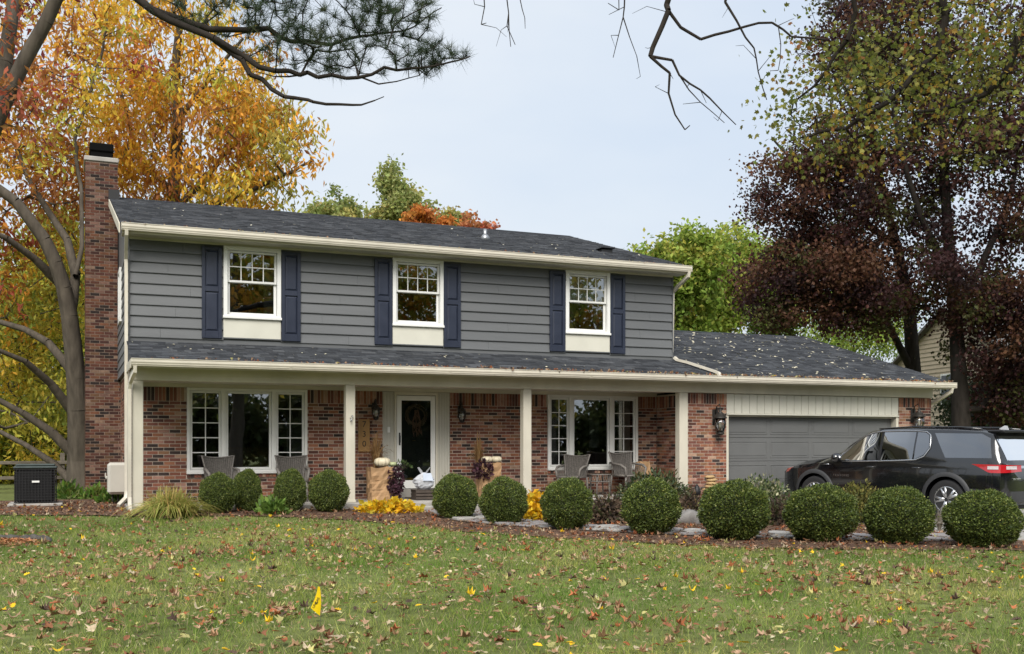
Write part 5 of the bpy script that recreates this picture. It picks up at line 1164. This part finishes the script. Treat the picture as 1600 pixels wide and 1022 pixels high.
make_tree('purple_maple', 'purple brown maple with forked trunk rising behind the garage roof', b6, [
    [(tuple(b6), .34)] + limb(37, [(1430, 640), (1426, 560), (1420, 480), (1405, 400), (1380, 300), (1360, 180), (1350, 60)], .32, .06), limb(37, [(1426, 580), (1405, 540), (1390, 510), (1360, 460), (1310, 410), (1250, 370)], .16, .05, -1), limb(37, [(1400, 385), (1330, 330), (1260, 270), (1210, 220)], .14, .04, 1.5)],
    [PB(1330, 300, 36, 125, 130, 3.5, 4), PB(1275, 420, 36, 105, 85, 3, 3.2), PB(1350, 150, 36, 110, 110, 3, 2.6), PB(1240, 290, 36, 65, 90, 2.5, 1.4), PB(1225, 440, 36, 65, 75, 2.5, 1.6), PB(1340, 460, 35, 80, 60, 2.5, 1.6), PB(1390, 40, 36, 120, 60, 3, 1.3)],
    330, 190, .125, .10, (.37, .37, .25), mixpal(PURM, [3, 3, 1, 3, 1.5, 2]), seed=12, droop=.6, tip=.012, bark=BARKD)
# green and orange trees behind the roofs
GR = [(.24, .33, .055), (.32, .40, .07), (.17, .25, .04), (.42, .42, .08)]
def back(px, py, k, rx, ry, label, cols, wts, seed, ncl=90, nl=110, name='broadleaf_tree', ll=.24, lw=.15, extra=()):
    b = atd(px, 760, k); b.z = 0; dep = max(1.6, rx * k / F * .8)
    make_tree(name, label, b, [[(tuple(b), .22)] + limb(k, [(px + 2, 690), (px - 2, py + ry * 1.0), (px + 3, py), (px, py - ry * .7)], .2, .05), limb(k, [(px, py + ry), (px - rx * .5, py + ry * .2)], .08, .03), limb(k, [(px, py + ry * .8), (px + rx * .6, py)], .08, .03)],
              [PB(px, py, k, rx, ry, dep, 4)] + [PB(*e[:2], k, *e[2:4], dep * .7, e[4]) for e in extra], ncl, nl, ll, lw, (rx * k / F * .16, .5, ry * k / F * .12), mixpal(cols, wts), seed=seed, group='trees behind the house', tip=.015)
back(1055, 455, 48, 70, 78, 'bright green tree behind the upper roof corner, just past the downspout', GR, [3, 3, 2, 1], 21, 120, 130, extra=((1090, 400, 60, 45, 1.5),))
back(1140, 440, 52, 62, 88, 'taller green tree between the bright green one and the purple maple', GR, [2, 3, 1, 2], 22, 120, 130, extra=((1110, 490, 60, 50, 1.5), (1180, 400, 35, 40, 1)))
back(985, 420, 60, 42, 36, 'pale green treetop just above the far end of the upper roof', GR, [2, 3, 1, 3], 23, 50, 110)
back(1205, 470, 56, 45, 60, 'darker green tree behind the garage ridge below the purple leaves', GR, [3, 1, 3, 1], 24, 60, 110)
GP_ = [(.30, .34, .11), (.38, .40, .14), (.22, .26, .08), (.45, .40, .13)]
back(530, 335, 58, 34, 44, 'narrow green poplar top next to the golden tree above the roof', GP_, [3, 3, 2, 1], 25, 60, 90, extra=((508, 345, 40, 30, 2),))
back(622, 330, 60, 36, 52, 'tallest green poplar top above the middle of the upper roof', GP_, [3, 3, 2, 1], 26, 80, 100, extra=((610, 285, 16, 28, 1.2), (650, 330, 28, 28, 1), (570, 350, 30, 22, 1)))
back(650, 345, 54, 26, 20, 'round orange treetop before the tallest poplar', [(.55, .20, .04), (.48, .17, .05), (.58, .26, .06)], [2, 2, 1], 27, 40, 120, extra=((690, 358, 26, 10, 1),))
back(700, 352, 62, 36, 22, 'low green treetop between the orange and red ones on the roofline', GP_, [3, 3, 2, 1], 28, 40, 90)
back(742, 358, 56, 26, 12, 'sparse red orange treetop by the plumbing vent', [(.50, .14, .07), (.48, .20, .08)], [1, 1], 29, 16, 60, extra=((728, 340, 8, 10, .4),))
# understory at the left
def clump_tree(px, py, k, rx, ry, label, seed, cols, ncl=110, nl=110, dep=2.5, name='understory_tree'):
    b = atd(px, 770, k); b.z = 0
    make_tree(name, label, b, [[(tuple(b), .12)] + limb(k, [(px, 740), (px + 4, py + ry * .5), (px, py - ry * .3)], .1, .04)], [PB(px, py, k, rx, ry, dep, 1)], ncl, nl, .19, .10, (.5, .5, .4), mixpal(cols, [1] * len(cols)), seed=seed, tip=.01, minz=.3)
YG = [(.42, .42, .07), (.30, .34, .06), (.54, .47, .06), (.2, .25, .045)]
clump_tree(30, 560, 36, 110, 150, 'yellow green tree behind the limbs of the spreading tree', 31, YG, 170, 120)
clump_tree(95, 690, 34, 60, 95, 'leafy yellow green thicket between the condenser and the chimney', 32, YG, 110, 110, 2)
clump_tree(-10, 720, 33, 80, 85, 'dense green thicket behind the condenser at the frame edge', 33, YG[1:], 120, 110, 2)
clump_tree(110, 460, 40, 70, 170, 'tall yellow tree seen just beside the chimney', 34, YG[:3], 130, 110, 2.5)
clump_tree(1575, 640, 42, 60, 60, 'dark green evergreen beyond the car roof at the frame edge', 35, [(.022, .035, .018), (.03, .045, .02), (.04, .05, .02)], 120, 130, 2.5, 'evergreen')
clump_tree(1490, 655, 58, 130, 32, 'low green hedge line far behind the car roof', 36, [(.05, .075, .025), (.07, .09, .03)], 90, 110, 3, 'hedge')
clump_tree(1330, 520, 60, 130, 70, 'green tree far behind the garage ridge', 37, GR[:3], 120, 110, 3)
# rail fence behind the condenser
fn = thing('rail_fence', 'weathered rail fence behind the condenser', 'fence', (-1.5, 11, .2)); FW_ = M('grey_rail', (.13, .11, .085), .9, .3, 8)
for x in (-3.6, -1.9, -.2): BX('fence_post', FW_, fn, x - .06, x + .06, 10.95, 11.07, .1, 1.25, b=.01)
for z in (.55, .95): BX('rail', FW_, fn, -5.5, .6, 10.9, 10.945, z, z + .09, b=.01)
# ------------------------------------------------ neighbouring houses
TAN2 = M('tan_siding', (.46, .38, .28), .6, .05, 3); ROOF2 = M('neighbour_roof', (.12, .115, .11), .9, .25, 18)
def nhouse(name, label, c, w_, d, h, rise, yaw, siding, nwin=3):
    t = thing(name, label, 'house', c); B = dict(local=True)
    wl = MB().box(-w_ / 2 + .03, w_ / 2 - .03, -d / 2 + .03, d / 2 - .03, -.3, h)
    for s in (-1, 1): x = s * (w_ / 2 - .04); wl.add([(x - .03, -d / 2 + .03, h), (x - .03, d / 2 - .03, h), (x - .03, 0, h + rise), (x + .03, -d / 2 + .03, h), (x + .03, d / 2 - .03, h), (x + .03, 0, h + rise)], [(0, 2, 1), (3, 4, 5), (0, 1, 4, 3), (1, 2, 5, 4), (2, 0, 3, 5)])
    wl = wl.build('wall', siding, t, local=True); k = 0
    while k * .2 < h + rise - .2:
        z = k * .2; g = d / 2 if z < h else d / 2 * (1 - (z - h) / rise)
        MB().prof([(-w_ / 2 + .03, z), (-w_ / 2 - .012, z), (-w_ / 2 + .02, z + .2), (-w_ / 2 + .03, z + .2)], -g, g, 'y').build('siding_board', siding, wl, local=True)
        if z < h: MB().prof([(-d / 2 + .03, z), (-d / 2 - .012, z), (-d / 2 + .02, z + .2), (-d / 2 + .03, z + .2)], -w_ / 2, w_ / 2).build('siding_board', siding, wl, local=True)
        k += 1
    MB().prof([(-d / 2 - .35, h - .12), (0, h + rise + .02), (d / 2 + .35, h - .12), (d / 2 + .35, h - .02), (0, h + rise + .18), (-d / 2 - .35, h - .02)], -w_ / 2 - .3, w_ / 2 + .3).build('roof', ROOF2, t, local=True)
    tr = MB()
    for sx in (-1, 1):
        for sy in (-1, 1): tr.box(sx * w_ / 2 - .08, sx * w_ / 2 + .08, sy * d / 2 - .08, sy * d / 2 + .08, -.3, h)
    tr.build('corner_board', WHITE, t, local=True)
    for i in range(nwin):
        for z in ((1.0, 2.3), (3.6, 4.8)) if h > 4.5 else ((1.0, 2.2),):
            x = -w_ / 2 + w_ * (i + .5) / nwin; f = frame(MB(), x - .55, x + .55, z[0], z[1], -d / 2 - .06, -d / 2 + .02, .09).build('window', WHITE, t, local=True); MB().box(x - .46, x + .46, -d / 2 - .03, -d / 2 - .02, z[0] + .09, z[1] - .09).build('pane', M('far_glass', (.03, .035, .04), .1), f, local=True)
    f = MB().box(-w_ / 2 - .06, -w_ / 2 - .015, -.5, .5, 3.3, 4.7).build('window', WHITE, t, local=True); MB().box(-w_ / 2 - .07, -w_ / 2 - .061, -.42, .42, 3.38, 4.62).build('pane', M('far_glass'), f, local=True)
    t.rotation_euler.z = yaw; return t
c = atd(1512, 700, 47); nhouse('house', 'tan sided neighbouring house seen between the purple maple trunks', (c.x + 3.6, c.y, .0), 8, 9, 5.2, 2.4, math.radians(-12), TAN2)
c = atd(1560, 700, 60); nhouse('house', 'low grey roofed house beyond the car roof', (c.x, c.y, 0), 14, 9, 2.5, 1.7, math.radians(-15), M('pale_siding', (.42, .42, .40), .6, .05, 3), 4)
nhouse('house', 'white sided house across the street', (26, -66, .2), 15, 9, 5.2, 2.6, math.pi, M('white_siding', (.62, .62, .60), .6, .05, 3), 5)
nhouse('house', 'grey house across the street opposite the driveway', (-14, -54, .2), 13, 9, 5.2, 2.6, math.pi, M('pale_siding'), 4)
for k, (x, y, h) in enumerate(((2, -43, 15), (13, -38, 17), (-9, -42, 13), (27, -36, 14), (7.5, -31, 15), (38, -40, 15), (20, -46, 16))):
    make_tree('street_tree', ['broad tree across the street opposite the front door', 'tree across the street opposite the garage', 'tall tree across the street beyond the chimney end', 'tree across the street past the driveway', 'kerbside tree on the lawn edge behind the viewer', 'tree far down the street past the driveway', 'tree between the houses across the street'][k], (x, y, .1),
        [[((x, y, 0), .38), ((x + .2, y, h * .3), .30), ((x - .1, y + .2, h * .6), .18), ((x + .1, y, h * .9), .05)], [((x, y, h * .35), .16), ((x + 2, y + .3, h * .6), .05)], [((x, y, h * .4), .14), ((x - 2.2, y - .3, h * .65), .05)]],
        [((x, y, h * .62), (4.2, 3.4, h * .36), 1)], 80, 55, .42, .28, (.6, .6, .5), mixpal([(.28, .30, .06), (.45, .36, .06), (.55, .30, .05)], [3, 2, 1]), seed=40 + k, group='trees across the street', tip=.015)
for k in range(9):  # unseen hedges added to darken the reflections in the lower windows
    x = -8 + 7.5 * k; y = -46 - 2 * (k % 2)
    make_tree('hedge', 'hedge added across the street for window reflections, number %s along' % ['one', 'two', 'three', 'four', 'five', 'six', 'seven', 'eight', 'nine'][k], (x, y, .1), [[((x, y, 0), .12), ((x, y, 2), .05)]], [((x, y, 2.6), (4.4, 1.4, 2.8), 1)], 70, 60, .5, .36, (.6, .4, .5), mixpal([(.07, .09, .03), (.12, .12, .04)], [2, 1]), seed=60 + k, group='hedges added to darken window reflections', minz=.3, tip=.02)
# ------------------------------------------------ lawn: blades of grass
N = 430000; k = rng.uniform(4.6, 21, N); u = rng.uniform(-.72, .68, N)
X = EYE.x + k * (u * _c + _s); Y = EYE.y + k * (_c - u * _s)
thin = np.clip(.62 + .5 * wob(X * 1.3, Y * 1.3, 1.1) + .35 * wob(X, Y, 4.3), .25, 1); ok = (rng.random(N) < thin) & ~inpoly(X + .06 * wob(X, Y, 4), Y + .08 * wob(X, Y, 5) + .05, BED) & (X < 13.25) & ~((X > .9) & (Y > -.2)); k, X, Y = k[ok], X[ok], Y[ok]; n = len(X)
D = np.stack([rng.normal(size=n) * .55, rng.normal(size=n) * .55, np.ones(n)], 1); Nn = np.stack([rng.normal(size=n), rng.normal(size=n), np.full(n, .3)], 1)
p1 = wob(X, Y, .55) * .6 + wob(Y, X, 1.7) * .4; p2 = wob(X + 9, Y - 4, .9)
ga, gb, gc, gd_ = np.array((.150, .260, .032)), np.array((.46, .45, .13)), np.array((.27, .37, .12)), np.array((.085, .17, .022))
t1 = np.clip(.42 + 1.05 * p1 + .22 * rng.normal(size=n), 0, 1)[:, None]; t2 = np.clip(.3 + .6 * p2 + .2 * rng.normal(size=n), 0, 1)[:, None]
col = (ga * (1 - t1) + gb * t1) * (1 - .5 * t2) + gc * .5 * t2; dk_ = rng.random(n) < .12; col[dk_] = gd_; st = rng.random(n) < .10; col[st] = np.array((.45, .38, .22)); col *= (1 + .22 * rng.normal(size=(n, 1)))
Ln = rng.uniform(.03, .08, n) * (1 + .35 * wob(X * 3, Y * 3, 1.3)); Wd = .0042 * (k / 6) ** .85 * rng.uniform(.7, 1.3, n)
tf = rng.random(n) < .07; Ln[tf] *= 1.7; Wd[tf] *= 1.3
gr_ = leaf_obj('grass', np.stack([X, Y, gh(X, Y) - .004], 1), D, Nn, Ln, Wd, NEEDLE, np.clip(col, .01, 1), LEAF)
tag(gr_, 'short green lawn grass with dry straw blades', 'grass', kind='stuff')
# ------------------------------------------------ fallen leaves
LCOL = [(.34, .20, .115), (.19, .08, .04), (.36, .33, .13), (.32, .11, .045), (.66, .43, .02), (.075, .048, .035), (.42, .34, .23), (.26, .16, .085), (.36, .235, .15)]
LNAME = ['tan', 'brown', 'pale green', 'rust red', 'bright yellow', 'dark brown', 'cream', 'dull brown', 'pinkish tan']
LW = np.array([5, 4, 2.5, 3, .9, 2, 1.8, 5, 4], float); LW /= LW.sum()
def curl(T, a, b): T = T.copy(); T[:, 2] += a * T[:, 0] ** 2 * 1.6 + b * (T[:, 1] - .5) ** 2; return T
SHAPES = [(curl(OAK[0], .3, .5), OAK[1], 1.0), (curl(LOBED[0], .8, -.4), LOBED[1], .95), (curl(OAK[0], -1.2, -.7), OAK[1], .9), (np.array([(0, 0, 0), (-.5, .3, .2), (-.45, .65, .25), (0, 1, .1), (.45, .65, .25), (.5, .3, .2), (0, .5, 0)], float), np.array([(6, i, (i + 1) % 6) for i in range(6)]), .45), (curl(LOBED[0], 2.0, .6), LOBED[1], .8)]
def lawn_pts(n, k0, k1, seed, pw=1.0):
    r = np.random.default_rng(seed); k = k0 + (k1 - k0) * r.random(n) ** pw; u = r.uniform(-.50, .50, n); q_ = int(n * .6); j_ = r.integers(0, max(1, n // 9), q_); k[-q_:] = np.clip(k[j_] + r.normal(size=q_) * .22, k0, k1); u[-q_:] = np.clip(u[j_] + r.normal(size=q_) * .028, -.5, .5); return EYE.x + k * (u * _c + _s), EYE.y + k * (_c - u * _s), k
DRY = M('dry_leaf', rough=.75, var=.18, scale=40, attr=True, transl=.12, spec=.25)
X, Y, k = lawn_pts(430, 5.9, 11.0, 77); ok = ~inpoly(X, Y, BED) & (X < 13.2); X, Y, k = X[ok][:300], Y[ok][:300], k[ok][:300]; cache = {}; rl = np.random.default_rng(5)
for x, y in zip(X, Y):
    s = int(rl.integers(5)); c = int(rl.choice(9, p=LW))
    if (s, c) not in cache:
        T, Fc, asp = SHAPES[s]; V = T * np.array([asp, 1, asp]) - np.array([0, .5, 0]); o = mesh_np('fallen_leaf', V, Fc, DRY, np.tile(np.array(LCOL[c]), (len(V), 1)) * rl.uniform(.85, 1.15, (len(V), 1)), smooth=True); cache[s, c] = o.data; bpy.data.objects.remove(o)
    o = bpy.data.objects.new('fallen_leaf', cache[s, c]); link(o); o.location = (x, y, G(x, y) + rl.uniform(.035, .05)); z = .045 + .085 * rl.random() ** 1.6
    o.scale = (z, z, z * rl.uniform(.25, .75)); o.rotation_euler = (rl.normal() * .11, rl.normal() * .11, rl.uniform(0, 6.28))
    px_ = 800 + F * ((x - EYE.x) * _c - (y - EYE.y) * _s) / ((x - EYE.x) * _s + (y - EYE.y) * _c); ky = (x - EYE.x) * _s + (y - EYE.y) * _c
    zone = ('at the mulch ring end of the lawn', 'around the marker flag', 'in line with the front door', 'in line with the boulder', 'in line with the garage door', 'at the car end of the lawn')[int(np.clip(px_ / 267, 0, 5))]
    row = 'close to the viewer' if ky < 7.3 else ('midway up the lawn' if ky < 9 else 'nearer the house')
    tag(o, '%s %s leaf %s, %s' % (LNAME[c].replace('pinkish tan', 'pink').replace('pale green', 'greenish').replace('bright yellow', 'yellow'), ('lobed', 'pointed', 'curled', 'oval', 'crumpled')[s], zone, row), 'leaf', 'fallen leaves on the lawn')
PV, PF, PC = [], [], []
def scatter(X, Y, Z, size, shape, cols, tilt=.22, base=None, slope=0.0):
    n = len(X); r = rl; a = r.uniform(0, 6.28, n); D = np.stack([np.cos(a), np.sin(a), r.normal(size=n) * tilt + slope * np.sin(a)], 1); Nn = np.stack([r.normal(size=n) * tilt, r.normal(size=n) * tilt - slope, np.ones(n)], 1)
    T, Fc, asp = SHAPES[shape]; V, FF, cc = leaves_arrays(np.stack([X, Y, Z], 1), D, Nn, size, size * asp, (T, Fc), cols); b = sum(len(v) for v in PV); PV.append(V); PF.append(FF + b); PC.append(cc)
def lcols(n, w=LW): return np.array(LCOL)[rl.choice(9, n, p=w)] * (1 + .15 * rl.normal(size=(n, 1)))
for s in range(5):
    X, Y, k = lawn_pts(1100, 5.8, 19, 100 + s, .8); ok = ~inpoly(X, Y, BED) & (X < 13.3); X, Y = X[ok], Y[ok]; n = len(X)
    scatter(X, Y, gh(X, Y) + rl.uniform(.025, .055, n), rl.uniform(.035, .09, n), s, lcols(n) * 1.15)
for s in (3, 2):                                                # small pale slivers everywhere in the turf
    X, Y, k = lawn_pts(2600, 5.6, 19, 300 + s, .9); ok = ~inpoly(X, Y, BED) & (X < 13.3); X, Y = X[ok], Y[ok]; n = len(X)
    scatter(X, Y, gh(X, Y) + rl.uniform(.02, .05, n), rl.uniform(.02, .05, n), s, np.array([(.44, .38, .22), (.36, .25, .15), (.46, .42, .28), (.28, .18, .10)])[rl.integers(4, size=n)])
WB = np.array([4, 5, .6, 6, .5, 4, 2.5, 4, 2.5]); WB /= WB.sum()
for s in range(5):                                              # litter on the beds, thicker between the bushes
    X, Y = rl.uniform(-6, 13.2, 2600), rl.uniform(-9.2, 3.2, 2600); ok = inpoly(X, Y, BED) & ~((X > .9) & (Y > -.2)); X, Y = X[ok], Y[ok]; n = len(X)
    scatter(X, Y, gh(X, Y) + .03 + rl.uniform(0, .02, n), rl.uniform(.03, .085, n), s, lcols(n, WB))
for _ in range(240):                                            # pale leaves on the roofs
    pass
n = 330; X = 12.8 + 6.6 * rl.random(n) ** 1.1; Y = rl.uniform(-.25, 5.0, n); m = (X < 12.75 + (5.3 - Y) * 3)
scatter(X, Y, zg_(Y) + .022, rl.uniform(.05, .11, n), 3, np.array((.56, .52, .40)) * rl.uniform(.6, 1.15, (n, 1)), .25, slope=.295)
n = 34; X = rl.uniform(1, 12.6, n); Y = rl.uniform(-.2, .95, n); scatter(X, Y, zg_(Y) + .022, rl.uniform(.04, .07, n), 3, np.array((.60, .56, .42)) * rl.uniform(.6, 1.15, (n, 1)), .25, slope=.295)
n = 46; X = rl.uniform(1, 12.6, n); Y = rl.uniform(.8, 6.0, n); scatter(X, Y, zm_(Y) + .022, rl.uniform(.04, .08, n), 3, np.array((.55, .52, .42)) * rl.uniform(.6, 1.15, (n, 1)), .25, slope=.293)
WG = np.array([4, 4, 1.5, 2.5, .6, 3, 4, 3, 3]); WG /= WG.sum()
n = 900; X = .95 + 18.6 * rl.random(n) ** .55; scatter(X, rl.uniform(-.53, -.34, n), np.full(n, 2.950) + rl.uniform(0, .045, n), rl.uniform(.03, .07, n), 1, lcols(n, WG), .7)
n = 420; X = rl.uniform(.9, 12.8, n); scatter(X, rl.uniform(.52, .72, n), np.full(n, 5.47) + rl.uniform(0, .025, n), rl.uniform(.025, .05, n), 1, lcols(n, WG), .7)
for px, b in ((787, 800), (1017, 790), (1147, 800), (885, 800), (1535, 800)): pass
n = 120; X, Y = rl.uniform(6.2, 13.3, n), rl.uniform(-7.9, -1, n); scatter(X, Y, gh(X, Y) + .075, rl.uniform(.04, .09, n), 0, lcols(n, WB))
n = 60; X, Y = rl.uniform(13.4, 19, n), rl.uniform(-9, -.5, n); scatter(X, Y, np.full(n, .045), rl.uniform(.04, .09, n), 2, lcols(n, WB))
fo = mesh_np('fallen_leaves', np.concatenate(PV), np.concatenate(PF), DRY, np.clip(np.concatenate(PC), .01, 1)); tag(fo, 'scattered small dry leaves on lawn, beds, roofs and gutters', 'leaves', kind='stuff')
# mulch chips
n = 26000; X, Y = rl.uniform(-7, 13.2, n), rl.uniform(-9.3, 4.0, n); ok = inpoly(X + .05 * wob(X, Y, 4), Y, BED) & ~((X > .9) & (Y > -.2)); X, Y = X[ok], Y[ok]; n = len(X)
a = rl.uniform(0, 6.28, n); D = np.stack([np.cos(a), np.sin(a), rl.normal(size=n) * .35], 1); Nn = np.stack([rl.normal(size=n) * .5, rl.normal(size=n) * .5, np.ones(n)], 1)
qx = standing(5, 850); n2 = 1400; aa = rl.uniform(0, 6.28, n2); qq = np.sqrt(rl.random(n2)); X2, Y2 = qx.x - .25 + .78 * qq * np.cos(aa), qx.y - .12 + .45 * qq * np.sin(aa)
cc = np.array([(.13, .072, .05), (.19, .105, .07), (.075, .045, .035), (.26, .16, .10)])[rl.integers(4, size=n)] * (1 + .2 * rl.normal(size=(n, 1)))
Z = gh(X, Y) + .022 + rl.uniform(0, .012, n); X = np.append(X, X2); Y = np.append(Y, Y2); Z = np.append(Z, gh(X2, Y2) + .005 + .045 * np.sqrt(1 - qq ** 2) + rl.uniform(0, .02, n2)); n += n2
a = rl.uniform(0, 6.28, n); D = np.stack([np.cos(a), np.sin(a), rl.normal(size=n) * .35], 1); Nn = np.stack([rl.normal(size=n) * .5, rl.normal(size=n) * .5, np.ones(n)], 1); cc = np.concatenate([cc, np.array((.42, .19, .09)) * rl.uniform(.4, 1.3, (n2, 1))])
mc = leaf_obj('mulch_chips', np.stack([X, Y, Z], 1), D, Nn, rl.uniform(.03, .09, n), rl.uniform(.012, .03, n), DIAM, np.clip(cc, .01, 1), M('chip', rough=.9, var=0, attr=True, spec=.1)); tag(mc, 'loose wood chips covering the planting bed', 'mulch', kind='stuff')
